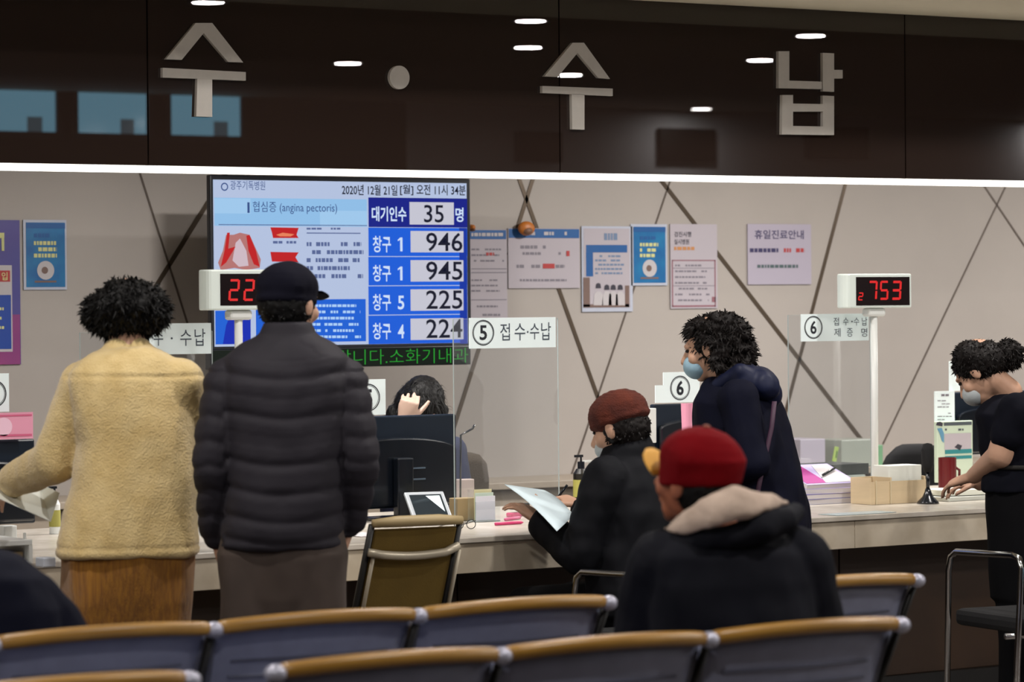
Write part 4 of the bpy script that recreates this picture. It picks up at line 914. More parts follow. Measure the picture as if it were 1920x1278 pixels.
def hair_mesh(core, c, m, tufts, rr, area_, L=.025, seed=1, n=2200, wd=.0035, down=.3):
    """core blobs already in mb; returns the remeshed hair with strand tufts growing from it"""
    me = remesh(core, .006, 1, lambda p, q: .004 * noise.noise(p * 60) + .003 * noise.noise(p * 140))
    rnd = random.Random(seed); vs = [v.co.copy() for v in me.vertices]; ns = [v.normal.copy() for v in me.vertices]; mb = MB()
    for _ in range(n):
        i = rnd.randrange(len(vs)); p = vs[i]; q = ns[i]; t = Vector((rnd.uniform(-1, 1), rnd.uniform(-1, 1), rnd.uniform(-1, .4) - down)); d = (q * .7 + t * .6).normalized()
        s = d.cross(q).normalized() * wd if d.cross(q).length > .01 else Vector((wd, 0, 0)); l = L * rnd.uniform(.5, 1.2)
        a = p - q * .003; b = a + d * l * .6; e = a + d * l + Vector((0, 0, -l * .4 * down)) + t * l * .2
        mb.add([a - s, a + s, b + s * .7, b - s * .7, e], [(0, 1, 2, 3), (3, 2, 4)])
    k = mb.mesh('k'); bm = bmesh.new(); bm.from_mesh(me); bm.from_mesh(k); bm.to_mesh(me); bm.free(); bpy.data.meshes.remove(k)
    me.polygons.foreach_set('use_smooth', [True] * len(me.polygons)); me.update(); return me
def add(name, me, mat, root, label=None):
    o = link(name, me, mat, root)
    if label: o['label'] = label
    return o
def person(label, px, D, ground=None):
    p = pt(px, 570, D); return empty('person', label, 'person', (p.x, p.y, 0))
def eyes(root_body, c, m, s=1.0):
    for q in (-1, 1):
        MB().ell(c + m @ (Vector((q * .031, .076, .004)) * s), .013 * s, .010 * s, .007 * s, m, 12, 8).build('eye', m_eye, root_body, smooth=True)
def legs(mb, hipL, hipR, kneeL, kneeR, ankL, ankR, f, r1=.085, r2=.058, r3=.04):
    for h, k, a in ((hipL, kneeL, ankL), (hipR, kneeR, ankR)): mb.cap(h, k, r1, r2); mb.cap(k, a, r2, r3)
def feet(mb, ankles, f, s=1.0):
    for a in ankles: mb.cap(Vector((a.x, a.y, .045)) - f * .04, Vector((a.x, a.y, .035)) + f * .15, .042 * s, .033 * s)
VXB = .0065
# ---------------------------------------------------------------- P1 man in yellow fleece
def P1():
    px, D = 240, 10.15; f, r = frame_at(px, D, -8); root = person('person in cream yellow fleece and mustard trousers with bushy black hair, back turned', px, D)
    g = lambda X, Y_, o=0: pt(X, Y_, D + o)
    hc = g(236, 592, .05); hm = headM(f, r, -22)
    nb = g(240, 660, 0); shL, shR = g(158, 722), g(336, 716); elL, elR = g(105, 862, .05), g(356, 850, .12); wrL, wrR = g(22, 905, .26), g(300, 905, .42)
    hip = pt(238, 1052, D); hipL, hipR = hip - r * .09, hip + r * .09; gz = lambda p, z: Vector((p.x, p.y, z))
    kL, kR = gz(hipL, .46) + f * .03, gz(hipR, .46) + f * .03; aL, aR = gz(hipL - r * .02, .09), gz(hipR + r * .02, .09)
    body = MB(); head_blobs(body, hc, hm, 1.0); body.cap(nb - UP * .03, hc - UP * .06 - f * .015, .060, .056)
    torso_rings(body, [(gz(hip, .74), .14, .10), (gz(hip, .84), .15, .10), (gz(hip, 1.0), .12, .09), (gz(hip, 1.2), .13, .10), (gz(hip, 1.33), .14, .09), (gz(hip, 1.40), .10, .07)], f, r)
    for s_, e, w_ in ((shL, elL, wrL), (shR, elR, wrR)): body.cap(s_, e, .048, .04); body.cap(e, w_, .04, .027)
    dl = (wrL - elL).normalized(); hand_blobs(body, wrL + dl * .015, (dl + UP * -.2), UP, r, 20); dr = (wrR - elR).normalized(); hand_blobs(body, wrR, dr, UP, -r, 20)
    legs(body, hipL, hipR, kL, kR, aL, aR, f); feet(body, (aL, aR), f, .9)
    b = add('body', remesh(body, VXB, 2), m_skin, root); eyes(b, hc, hm)
    # fleece
    j = MB(); rg = lambda X, Y_, a, c_: (g(X, Y_, .0), a, c_)
    torso_rings(j, [rg(240, 650, .075, .07), rg(240, 662, .118, .088), rg(241, 676, .155, .105), rg(241, 700, .185, .125), rg(246, 740, .186, .135), rg(255, 830, .180, .145), rg(252, 920, .195, .15), rg(243, 1000, .214, .155), rg(240, 1036, .222, .158), rg(240, 1042, .216, .152)], f, r, 36, .8)
    for s_, e, w_, e0 in ((shL, elL, wrL, 1), (shR, elR, wrR, 1)): j.cap(s_, e, .078, .072); j.cap(e, w_ - (w_ - e).normalized() * .02, .072, .056)
    j.cap(g(238, 656) - r * .035, g(238, 656) + r * .035, .045, .045)
    fn = fold(.010, 7, .7, 3)
    yk = g(240, 704).z
    def disp(c, n):
        d = fn(c, n) + .0015 * noise.noise(c * 90)
        if n.dot(f) < -.3: d -= .006 * math.exp(-((c.z - yk) / .005) ** 2)
        hz = g(240, 1022).z; d -= .004 * math.exp(-((c.z - hz) / .005) ** 2) * (1 if (c - g(240, 1022)).length < .3 else 0); return d
    m_fl = M('cream_fleece', (.87, .77, .55), .95, col2=(.81, .70, .47), vs=14, bump=.5, bs=160, sheen=.4)
    add('fleece_jacket', remesh(j, .0075, 12, disp), m_fl, root, 'fuzzy cream yellow fleece jacket')
    t = MB(); torso_rings(t, [(gz(hip, .58), .17, .09), (gz(hip, .68), .192, .122), (gz(hip, .80), .20, .14), (gz(hip, .88), .19, .13)], f, r)
    for h, k, a in ((hipL, kL, aL), (hipR, kR, aR)):
        t.loft([(gz(h, .80), r * .115, f * .12), (gz(h, .66), r * .108, f * .115), (gz(k, .46), r * .095, f * .10), (gz(a, .2), r * .088, f * .095), (gz(a, .06), r * .082, f * .09)], 24, .85)
    m_co = M('mustard_corduroy', (.62, .41, .06), .85, col2=(.50, .31, .03), vs=22, bump=.5, bs=90, stretch=(6, 6, .4), sheen=.3)
    add('corduroy_trousers', remesh(t, .0085, 3, fold(.012, 8, .5, 5)), m_co, root, 'mustard brown corduroy trousers')
    s_ = MB(); [s_.cap(Vector((a.x, a.y, .05)) - f * .05, Vector((a.x, a.y, .042)) + f * .17, .05, .041) for a in (aL, aR)]
    add('shoes', remesh(s_, .008, 2), m_mon, root)
    hcore = MB(); c0 = g(238, 583, .03); hcore.ell(c0, .128, .118, .082, hm, 24, 14)
    rnd = random.Random(4)
    for _ in range(170):
        th, ph = rnd.uniform(0, 2 * math.pi), rnd.uniform(-.55, 1.45); v = Vector((.118 * math.cos(th) * math.cos(ph), .11 * math.sin(th) * math.cos(ph), .074 * math.sin(ph))); q = rnd.uniform(.014, .024)
        if v.y > .08 and v.z < .03: continue
        hcore.ell(c0 + hm @ v, q, q, q, None, 8, 6)
    add('hair', hair_mesh(hcore, c0, hm, 0, 0, 0, .022, 3, 2600), m_hair, root)
    # papers in his hand
    p = g(48, 938, .32); tag(MB().add([pt(-30, 905, D + .28), pt(72, 905, D + .42), pt(112, 925, D + .20), pt(95, 978, D + .16), pt(-30, 922, D + .2)] + [q + Vector((0, 0, .002)) for q in (pt(-30, 905, D + .28), pt(72, 905, D + .42), pt(112, 925, D + .20), pt(95, 978, D + .16), pt(-30, 922, D + .2))], [(0, 1, 2, 3, 4), (9, 8, 7, 6, 5)] + [(i, (i + 1) % 5, 5 + (i + 1) % 5, 5 + i) for i in range(5)]).build('paper_sheet', M('paper_bright', (.86, .87, .84), .6)), 'white sheet held out over the counter by the person in yellow', 'paper')
P1()
# ---------------------------------------------------------------- P2 man in dark puffer
def P2():
    px, D = 538, 10.0; f, r = frame_at(px, D, 4); root = person('person in charcoal quilted puffer jacket and dark cap, back turned', px, D)
    g = lambda X, Y_, o=0: pt(X, Y_, D + o); gz = lambda p, z: Vector((p.x, p.y, z))
    hf, hr = frame_at(px, D, 38); hm = headM(hf, hr, -4); hc = g(543, 567, .02)
    nb = g(538, 632); shL, shR = g(434, 722), g(640, 722); elL, elR = g(400, 870, -.03), g(674, 862, -.03); wrL, wrR = g(406, 1004, .06), g(655, 985, .08)
    hip = g(530, 1040); hipL, hipR = hip - r * .09, hip + r * .09; kL, kR = gz(hipL, .46), gz(hipR, .46); aL, aR = gz(hipL - r * .03, .09), gz(hipR + r * .03, .09)
    body = MB(); head_blobs(body, hc, hm, 1.0); body.cap(nb, hc - UP * .07 - hf * .02, .060, .056)
    torso_rings(body, [(gz(hip, .76), .14, .10), (gz(hip, .86), .16, .11), (gz(hip, 1.0), .13, .10), (gz(hip, 1.25), .15, .11), (gz(hip, 1.36), .16, .10), (gz(hip, 1.43), .10, .07)], f, r)
    for s_, e, w_ in ((shL, elL, wrL), (shR, elR, wrR)): body.cap(s_, e, .048, .04); body.cap(e, w_, .04, .027)
    hand_blobs(body, wrL - UP * .01, (f * .5 - UP + r * .2), -r, f, 22); hand_blobs(body, wrR - UP * .0, (f * .5 - UP - r * .3), r, f, 22)
    legs(body, hipL, hipR, kL, kR, aL, aR, f); feet(body, (aL, aR), f, .9)
    b = add('body', remesh(body, VXB, 2), m_skin, root); eyes(b, hc, hm)
    j = MB(); rg = lambda X, Y_, a, c_: (g(X, Y_), a, c_)
    torso_rings(j, [rg(540, 606, .070, .072), rg(540, 630, .085, .085), rg(540, 645, .135, .10), rg(538, 670, .185, .125), rg(538, 720, .196, .15), rg(538, 800, .182, .158), rg(536, 900, .172, .158), rg(532, 980, .182, .158), rg(528, 1018, .188, .15), rg(527, 1026, .176, .14)], f, r, 36, .8)
    for s_, e, w_ in ((shL, elL, wrL), (shR, elR, wrR)): j.cap(s_, e, .084, .064); j.cap(e, w_ - (w_ - e).normalized() * .012, .064, .050)
    seams = [g(538, y).z for y in (702, 775, 862, 916, 966, 1008)]
    fn = fold(.007, 8, .8, 11)
    def disp(c, n):
        # which part: sleeve or torso
        lat = (c - g(538, 800)).dot(r); d = fn(c, n)
        if abs(lat) < .185 or c.z > g(0, 700).z - .02 + 0:
            zz = c.z + .012 * math.cos(lat * 14) + .006 * noise.noise(c * 6)
            near = min(abs(zz - s_) for s_ in seams)
            if n.z > .6: near = .03
        else:
            zz = c.z + (.25 if lat < 0 else -.15) * abs(abs(lat) - .23) ; near = abs(((zz - .86) / .075) % 1.0 - .5) * .075; near = .0375 - near
        d += .002 - (.0065 if abs(lat) < .185 else .005) * math.exp(-(near / .010) ** 2)
        if .02 < near < .05: d += .0015
        return d
    add('puffer_jacket', remesh(j, .0072, 5, disp), M('charcoal_nylon', (.165, .155, .18), .7, var=.06, vs=5, spec=.2), root, 'charcoal quilted puffer jacket')
    t = MB(); torso_rings(t, [(gz(hip, .58), .165, .09), (gz(hip, .68), .186, .12), (gz(hip, .80), .195, .135), (gz(hip, .90), .18, .13)], f, r)
    for h, k, a in ((hipL, kL, aL), (hipR, kR, aR)):
        t.loft([(gz(h, .82), r * .105, f * .12), (gz(h, .66), r * .102, f * .115), (gz(k, .46), r * .092, f * .10), (gz(a, .2), r * .082, f * .09), (gz(a, .06), r * .078, f * .09)], 24, .85)
    add('trousers', remesh(t, .0085, 3, fold(.012, 8, .5, 15)), M('dark_taupe_cotton', (.25, .205, .18), .85, var=.08, vs=9), root, 'dark brownish grey trousers')
    s_ = MB(); [s_.cap(Vector((a.x, a.y, .05)) - f * .05, Vector((a.x, a.y, .042)) + f * .17, .05, .041) for a in (aL, aR)]
    add('shoes', remesh(s_, .008, 2), m_mon, root)
    hr_ = MB(); hr_.ell(hc + hm @ Vector((0, -.02, -.004)), .083, .094, .085, hm)
    add('hair', hair_mesh(hr_, hc, hm, 0, 0, 0, .010, 5, 500), m_hair, root)
    cp = MB(); cp.ell(hc + hm @ Vector((0, -.012, .045)), .090, .106, .080, hm); cp.ell(hc + hm @ Vector((0, -.014, .01)), .089, .106, .035, hm)
    cm = remesh(cp, .006, 4, fold(.003, 16, 1, 2)); cap_ = add('cap', cm, M('navy_black_cloth', '10101c', .9, spec=.12), root, 'navy black cap')
    vz = MB(); vz.loft([(hc + hm @ Vector((0, .07 + .016 * k, .038 - .005 * k * .7)), (hm @ Vector((1, 0, 0))) * (.074 * math.sqrt(max(.05, 1 - (k / 5.2) ** 2))), (hm @ Vector((0, 0, 1))) * .004) for k in range(6)], 16); vz.build('visor', M('navy_black_cloth', '10101c', .9, spec=.12), cap_, smooth=True)
P2()
# ---------------------------------------------------------------- P3 seated man with beanie
def P3():
    px, D = 1180, 11.35; f, r = frame_at(px, D, -48); root = person('seated person in black jacket and reddish-brown beanie holding a sheet at the counter', px, D)
    g = lambda X, Y_, o=0: pt(X, Y_, D + o); gz = lambda p, z: Vector((p.x, p.y, z))
    hf, hr = frame_at(px, D, -62); hm = headM(hf, hr, -18); hc = g(1160, 800, 0)
    nb = g(1180, 856); shL, shR = g(1140, 900, -.12), g(1232, 890, .14); elL, elR = g(1088, 1042, -.12), g(1130, 980, .30); wrL, wrR = g(1022, 982, .05), g(1090, 950, .40)
    hip = g(1195, 1120); hip.z = .52; hipL, hipR = hip - r * .09, hip + r * .09; kL, kR = hipL + f * .42 - r * .03, hipR + f * .42 + r * .03; kL.z = kR.z = .50
    aL, aR = gz(kL - f * .04, .09), gz(kR - f * .04, .09)
    body = MB(); head_blobs(body, hc, hm, 1.0); body.cap(nb - UP * .02, hc - UP * .06 - hf * .02, .058, .054)
    torso_rings(body, [(gz(hip, .48), .15, .12), (gz(hip, .60), .15, .11), (g(1190, 1000), .15, .11), (g(1183, 910), .17, .11), (g(1180, 866), .09, .07)], f, r)
    for s_, e, w_ in ((shL, elL, wrL), (shR, elR, wrR)): body.cap(s_, e, .048, .038); body.cap(e, w_, .038, .026)
    dl = (g(978, 950, .10) - wrL).normalized(); hand_blobs(body, wrL + dl * .015, dl, (UP * -1 + f * .2), f, -22, 1.08)
    dr = (g(1050, 928, .45) - wrR).normalized(); hand_blobs(body, wrR, dr, (UP), -r, 38, .95)
    legs(body, hipL, hipR, kL, kR, aL, aR, f, .085, .056); feet(body, (aL, aR), f, .9)
    b = add('body', remesh(body, .006, 2), m_skin, root); eyes(b, hc, hm)
    j = MB(); rg = lambda X, Y_, a, c_, o=0: (g(X, Y_, o), a, c_)
    torso_rings(j, [rg(1180, 812, .060, .062), rg(1178, 836, .085, .085), rg(1176, 856, .10, .09), rg(1182, 872, .15, .11), rg(1188, 910, .19, .14), rg(1195, 1000, .19, .155), rg(1200, 1090, .20, .165), rg(1202, 1150, .21, .18)], f, r, 36, .85)
    for s_, e, w_, ee in ((shL, elL, wrL, .06), (shR, elR, wrR, .05)): j.cap(s_, e, .082, .070); j.cap(e, w_ - (w_ - e).normalized() * .015, .070, ee)
    add('jacket', remesh(j, .0078, 3, fold(.013, 9, 1, 21)), M('black_nylon', '101116', .75, var=.1, vs=6, spec=.15), root, 'black padded jacket')
    t = MB(); torso_rings(t, [(gz(hip, .46), .18, .15), (gz(hip, .56), .17, .14)], f, r)
    for h, k, a in ((hipL, kL, aL), (hipR, kR, aR)): t.cap(h, k, .098, .075); t.cap(k, a, .075, .062)
    add('trousers', remesh(t, .009, 3), M('black_cotton', '0d0d10', .9, spec=.12), root)
    s_ = MB(); [s_.cap(Vector((a.x, a.y, .05)) - f * .05, Vector((a.x, a.y, .042)) + f * .17, .05, .041) for a in (aL, aR)]
    add('shoes', remesh(s_, .009, 2), m_mon, root)
    hr_ = MB(); hr_.ell(hc + hm @ Vector((0, -.025, -.01)), .082, .088, .085, hm); add('hair', hair_mesh(hr_, hc, hm, 0, 0, 0, .012, 6, 600), m_hairb, root)
    cp = MB(); cp.ell(hc + hm @ Vector((0, -.012, .045)), .092, .112, .082, hm); cp.ell(hc + hm @ Vector((0, -.012, .022)), .094, .114, .032, hm)
    add('beanie', remesh(cp, .006, 3, lambda p, n: .0008 * math.sin(p.z * 700) + .002 * noise.noise(p * 40)), M('russet_knit', (.36, .14, .07), .95, col2=(.28, .10, .06), vs=20, bump=.5, bs=200), root, 'reddish-brown knitted beanie')
    m_ = MB(); m_.ell(hc + hm @ Vector((0, .066, -.058)), .048, .044, .040, hm); add('face_mask', remesh(m_, .006, 2), M('mask_white', (.74, .77, .78), .8), root)
    # sheet
    P = [pt(950, 912, 11.75), pt(1018, 922, 11.9), pt(1067, 965, 11.5), pt(1046, 992, 11.3), pt(1005, 968, 11.42)]
    P = [pt(946, 908, 11.50), pt(1020, 908, 11.80), pt(1076, 966, 11.35), pt(1044, 996, 11.08)]
    mb = MB(); nn_ = 8; vs = []; fs = []
    for i in range(nn_ + 1):
        for k in range(5):
            u, v = i / nn_, k / 4; p = (P[0] * (1 - u) + P[3] * u) * (1 - v) + (P[1] * (1 - u) + P[2] * u) * v; p = p + Vector((0, 0, .012 * math.sin(u * 3.1) - .02 * v * (1 - u))); vs.append(p)
    for i in range(nn_):
        for k in range(4): a = i * 5 + k; fs.append((a, a + 1, a + 6, a + 5))
    sh = mb.add(vs, fs).build('paper_sheet', M('paper_bluewhite', (.86, .93, .96), .6), smooth=True, fix=False); so = sh.modifiers.new('s', 'SOLIDIFY'); so.thickness = .001
    tag(sh, 'bluish white form held by the seated man in the beanie', 'paper')
    pn = wrR + dr * .085; tag(MB().tube([pn + Vector((0, 0, .05)) - dr * .02, pn + Vector((0, 0, -.03)) + dr * .035, pn + Vector((0, 0, -.042)) + dr * .045], [.0045, .0045, .001], 8).build('pen', m_mon, smooth=True), 'black pen in the writing hand of the seated man', 'pen')
P3()
# ---------------------------------------------------------------- P4 woman in navy hooded coat
def P4():
    px, D = 1395, 11.75; f, r = frame_at(px, D, -72); root = person('person with short black curly hair, pale blue mask and navy hooded coat', px, D)
    g = lambda X, Y_, o=0: pt(X, Y_, D + o); gz = lambda p, z: Vector((p.x, p.y, z))
    hf, hr = frame_at(px, D, -76); hm = headM(hf, hr, -14); hc = g(1332, 650)
    nb = g(1368, 712); shL, shR = g(1385, 752, -.17), g(1378, 745, .17); elL, elR = g(1410, 868, -.22), g(1360, 868, .2); wrL, wrR = g(1345, 905, -.12), g(1285, 900, .16)
    hip = g(1420, 960); hipL, hipR = hip - r * .09, hip + r * .09; kL, kR = gz(hipL, .44) + f * .03, gz(hipR, .44); aL, aR = gz(hipL, .09), gz(hipR - f * .06, .09)
    body = MB(); head_blobs(body, hc, hm, .98); body.cap(nb, hc - UP * .06 - hf * .02, .054, .05)
    torso_rings(body, [(g(1425, 960), .16, .12), (g(1412, 880), .13, .10), (g(1395, 800), .15, .11), (g(1380, 745), .16, .10), (g(1370, 722), .08, .06)], f, r)
    for s_, e, w_ in ((shL, elL, wrL), (shR, elR, wrR)): body.cap(s_, e, .043, .035); body.cap(e, w_, .035, .024)
    hand_blobs(body, wrL, f - UP * .4, UP, r, 25, .9); hand_blobs(body, wrR, f - UP * .4, UP, -r, 25, .9)
    legs(body, hipL, hipR, kL, kR, aL, aR, f, .08, .055); feet(body, (aL, aR), f, .85)
    b = add('body', remesh(body, VXB, 2), m_skin, root); eyes(b, hc, hm)
    j = MB(); rg = lambda X, Y_, a, c_: (g(X, Y_), a, c_)
    torso_rings(j, [rg(1368, 706, .07, .085), rg(1374, 722, .12, .115), rg(1382, 752, .19, .145), rg(1392, 800, .205, .165), rg(1400, 860, .205, .180), rg(1408, 920, .21, .185), rg(1416, 980, .22, .19), rg(1420, 1030, .22, .19)], f, r, 36, .85)
    for s_, e, w_ in ((shL, elL, wrL), (shR, elR, wrR)): j.cap(s_, e, .078, .066); j.cap(e, w_ - (w_ - e).normalized() * .01, .066, .05)
    add('hooded_coat', remesh(j, .0078, 3, fold(.012, 8, .8, 31)), M('navy_coat_cloth', '0b0d1e', .8, var=.15, vs=7, spec=.12), root, 'navy coat')
    h = MB(); h.cap(g(1385, 705, .10), g(1400, 716, -.10), .06, .065); h.cap(g(1412, 715, .10), g(1430, 722, -.12), .058, .060); h.cap(g(1430, 724, 0), g(1440, 738, -.08), .05, .05); h.cap(g(1346, 722, -.08), g(1390, 700, -.12), .022, .04)
    add('hood', remesh(h, .0075, 4, fold(.010, 12, 1, 8)), M('navy_coat_sheen', '121833', .55, var=.15, vs=7, spec=.25), root, 'navy hood lying on the shoulders')
    ha = MB(); ha.ell(g(1350, 636), .098, .115, .098, hm); ha.ell(g(1377, 658), .082, .080, .085, hm); ha.ell(g(1390, 680), .058, .05, .050, hm); ha.ell(g(1312, 618), .055, .060, .045, hm)
    rnd = random.Random(9)
    for _ in range(130):
        X, Y_ = rnd.uniform(1308, 1400), rnd.uniform(590, 700)
        q = Vector((X - 1352, Y_ - 640)); 
        if (q.x / 52) ** 2 + (q.y / 54) ** 2 > 1 and not (X > 1370 and Y_ > 640): continue
        if X < 1335 and Y_ > 640: continue
        ha.ell(g(X, Y_, -.09 + .02 * rnd.random()), .020, .018, .016, None, 8, 6)
    add('hair', hair_mesh(ha, hc, hm, 0, 0, 0, .020, 8, 2200), m_hairb, root)
    mk = MB(); mk.ell(hc + hm @ Vector((0, .062, -.054)), .057, .053, .049, hm); add('face_mask', remesh(mk, .006, 2), M('mask_blue', (.62, .76, .84), .8), root, 'pale blue face mask')
    # trousers + shoes
    t = MB(); torso_rings(t, [(gz(hip, .62), .16, .13), (gz(hip, .80), .16, .13)], f, r)
    for h_, k, a in ((hipL, kL, aL), (hipR, kR, aR)): t.cap(h_, k, .09, .068); t.cap(k, a, .068, .055)
    add('trousers', remesh(t, .009, 3), M('black_cotton', '0d0d10', .9, spec=.12), root)
    s_ = MB(); [s_.cap(Vector((a.x, a.y, .05)) - f * .05, Vector((a.x, a.y, .042)) + f * .15, .046, .038) for a in (aL, aR)]; add('shoes', remesh(s_, .009, 2), m_mon, root)
    # strap across the back to the bag
    sb = MB(); pts = [g(1452, 752, -.20), g(1447, 800, -.215), g(1436, 850, -.235), g(1424, 905, -.25), g(1415, 950, -.26)]
    sb.loft([(p, r * .004, f * .009) for p in pts], 8); tag(sb.build('bag_strap', M('plum_strap', (.24, .13, .22), .6), root, smooth=True), 'thin plum shoulder strap')
P4()
# ---------------------------------------------------------------- P5 seated man with red cap
def P5():
    px, D = 1370, 8.0; f, r = frame_at(px, D, -24); root = person('seated person in dark red cap with gold brim and black jacket with beige hood lining', px, D)
    g = lambda X, Y_, o=0: pt(X, Y_, D + o); gz = lambda p, z: Vector((p.x, p.y, z))
    hf, hr = frame_at(px, D, -52); hm = headM(hf, hr, 10, 0); hc = g(1306, 898)
    nb = g(1345, 985); shL, shR = g(1240, 1062, -.02), g(1488, 1050, .04); elL, elR = g(1205, 1210, .08), g(1535, 1215, .10); wrL, wrR = g(1235, 1260, .3), g(1480, 1265, .34)
    hip = g(1375, 1260, .02); hip.z = .54; hipL, hipR = hip - r * .1, hip + r * .1; kL, kR = hipL + f * .42, hipR + f * .42; kL.z = kR.z = .50; aL, aR = gz(kL + f * .02, .09), gz(kR + f * .02, .09)
    body = MB(); head_blobs(body, hc, hm, 1.02); body.cap(nb, hc - UP * .06 - hf * .02, .050, .054)
    torso_rings(body, [(gz(hip, .48), .17, .13), (gz(hip, .62), .16, .12), (g(1370, 1150), .17, .12), (g(1362, 1060), .15, .10), (g(1352, 1020), .07, .06)], f, r)
    for s_, e, w_ in ((shL, elL, wrL), (shR, elR, wrR)): body.cap(s_, e, .05, .04); body.cap(e, w_, .04, .028)
    hand_blobs(body, wrL, f, UP, r, 25); hand_blobs(body, wrR, f, UP, -r, 25)
    legs(body, hipL, hipR, kL, kR, aL, aR, f, .09, .06); feet(body, (aL, aR), f, .95)
    b = add('body', remesh(body, .006, 2), M('skin_ruddy', (.66, .40, .29), .5, var=.05, vs=12), root); eyes(b, hc, hm, 1.02)
    j = MB(); rg = lambda X, Y_, a, c_: (g(X, Y_), a, c_)
    torso_rings(j, [rg(1352, 985, .08, .08), rg(1358, 1004, .15, .11), rg(1364, 1035, .20, .14), rg(1368, 1090, .215, .155), rg(1372, 1180, .21, .16), rg(1376, 1270, .215, .175), rg(1376, 1320, .21, .18)], f, r, 36, .85)
    for s_, e, w_ in ((shL, elL, wrL), (shR, elR, wrR)): j.cap(s_, e, .088, .078); j.cap(e, w_, .076, .056)
    add('jacket', remesh(j, .0078, 3, fold(.011, 8, .9, 41)), M('black_twill', '111219', .85, var=.15, vs=6, spec=.12), root, 'black jacket')
    h = MB(); secs = []
    for X, yt, yb, o in ((1244, 990, 996, .0), (1262, 974, 1000, -.05), (1290, 952, 1002, -.10), (1331, 928, 994, -.14), (1372, 914, 982, -.15), (1412, 914, 970, -.13), (1445, 925, 958, -.08), (1466, 935, 947, -.03), (1478, 939, 944, .0)):
        secs.append((g(X, (yt + yb) / 2, o), UP * ((yb - yt) / 2 / 775) + (g(X, 900, o) - g(X, 900, o + .1)).normalized() * -.02 * (1 if yb - yt > 20 else .2), (g(X, 900, 0) - g(X, 900, .1)).normalized() * (.030 if yb - yt > 20 else .008)))
    h.loft(secs, 20)
    hood_m = remesh(h, .0065, 2, lambda c, n: .007 * math.sin((c - g(1360, 950)).dot(hr) * 60 + 4 * noise.noise(c * 9)) * .5 + fold(.006, 16, 1, 4)(c, n)); add('hood_lining', hood_m, M('beige_lining', (.74, .66, .60), .9, col2=(.68, .60, .54), vs=10, bump=.2), root, 'beige hood lining folded round the neck')
    h2 = MB()
    arc2 = [(1262, 1016, -.06, .020), (1310, 1018, -.11, .028), (1370, 1008, -.135, .034), (1425, 992, -.12, .036), (1470, 972, -.06, .034), (1490, 962, .02, .024)]
    for a, c_ in zip(arc2[:-1], arc2[1:]): h2.cap(g(a[0], a[1], a[2]), g(c_[0], c_[1], c_[2]), a[3], c_[3], 14)
    add('hood', remesh(h2, .007, 10, fold(.008, 12, 1, 6)), M('black_twill', '101117', .6), root)
    hr_ = MB(); hr_.ell(hc + hm @ Vector((0, -.03, -.012)), .080, .083, .078, hm); add('hair', hair_mesh(hr_, hc, hm, 0, 0, 0, .008, 6, 700), m_hair, root)
    cp = MB(); cp.ell(hc + hm @ Vector((0, -.010, .048)), .094, .112, .082, hm); cp.loft([(hc + hm @ Vector((0, -.012, -.012)), hr * .090, hf * .106), (hc + hm @ Vector((0, -.012, .05)), hr * .094, hf * .112)], 28)
    cm = remesh(cp, .0055, 4, fold(.002, 20, 1, 2)); cap_ = add('cap', cm, M('dark_red_felt', (.42, .015, .05), .9, var=.08, vs=12, spec=.1), root, 'dark red baseball cap')
    bt = MB(); bt.ell(hc + hm @ Vector((0, -.01, .131)), .010, .010, .006, hm, 12, 6); bt.build('button', M('cap_tan', (.5, .25, .18), .7), cap_, smooth=True)
    vz = MB(); X = hm @ Vector((1, 0, 0)); Zv = hm @ Vector((0, -.62, .78)).normalized()
    vz.loft([(hc + hm @ Vector((0, .084 + .0145 * k, -.004 + .0095 * k)), X * (.066 * math.sqrt(max(.06, 1 - (k / 5.1) ** 2))), Zv * .0045) for k in range(6)], 18); vz.build('brim', M('gold_brim', (.78, .57, .20), .7), cap_, smooth=True)
    t = MB(); torso_rings(t, [(gz(hip, .47), .19, .16), (gz(hip, .56), .18, .15)], f, r)
    for h_, k, a in ((hipL, kL, aL), (hipR, kR, aR)): t.cap(h_, k, .095, .078); t.cap(k, a, .078, .062)
    add('trousers', remesh(t, .009, 3), M('black_cotton', '0d0d10', .9, spec=.12), root)
    s_ = MB(); [s_.cap(Vector((a.x, a.y, .05)) - f * .05, Vector((a.x, a.y, .042)) + f * .17, .05, .041) for a in (aL, aR)]; add('shoes', remesh(s_, .009, 2), m_mon, root)
P5()
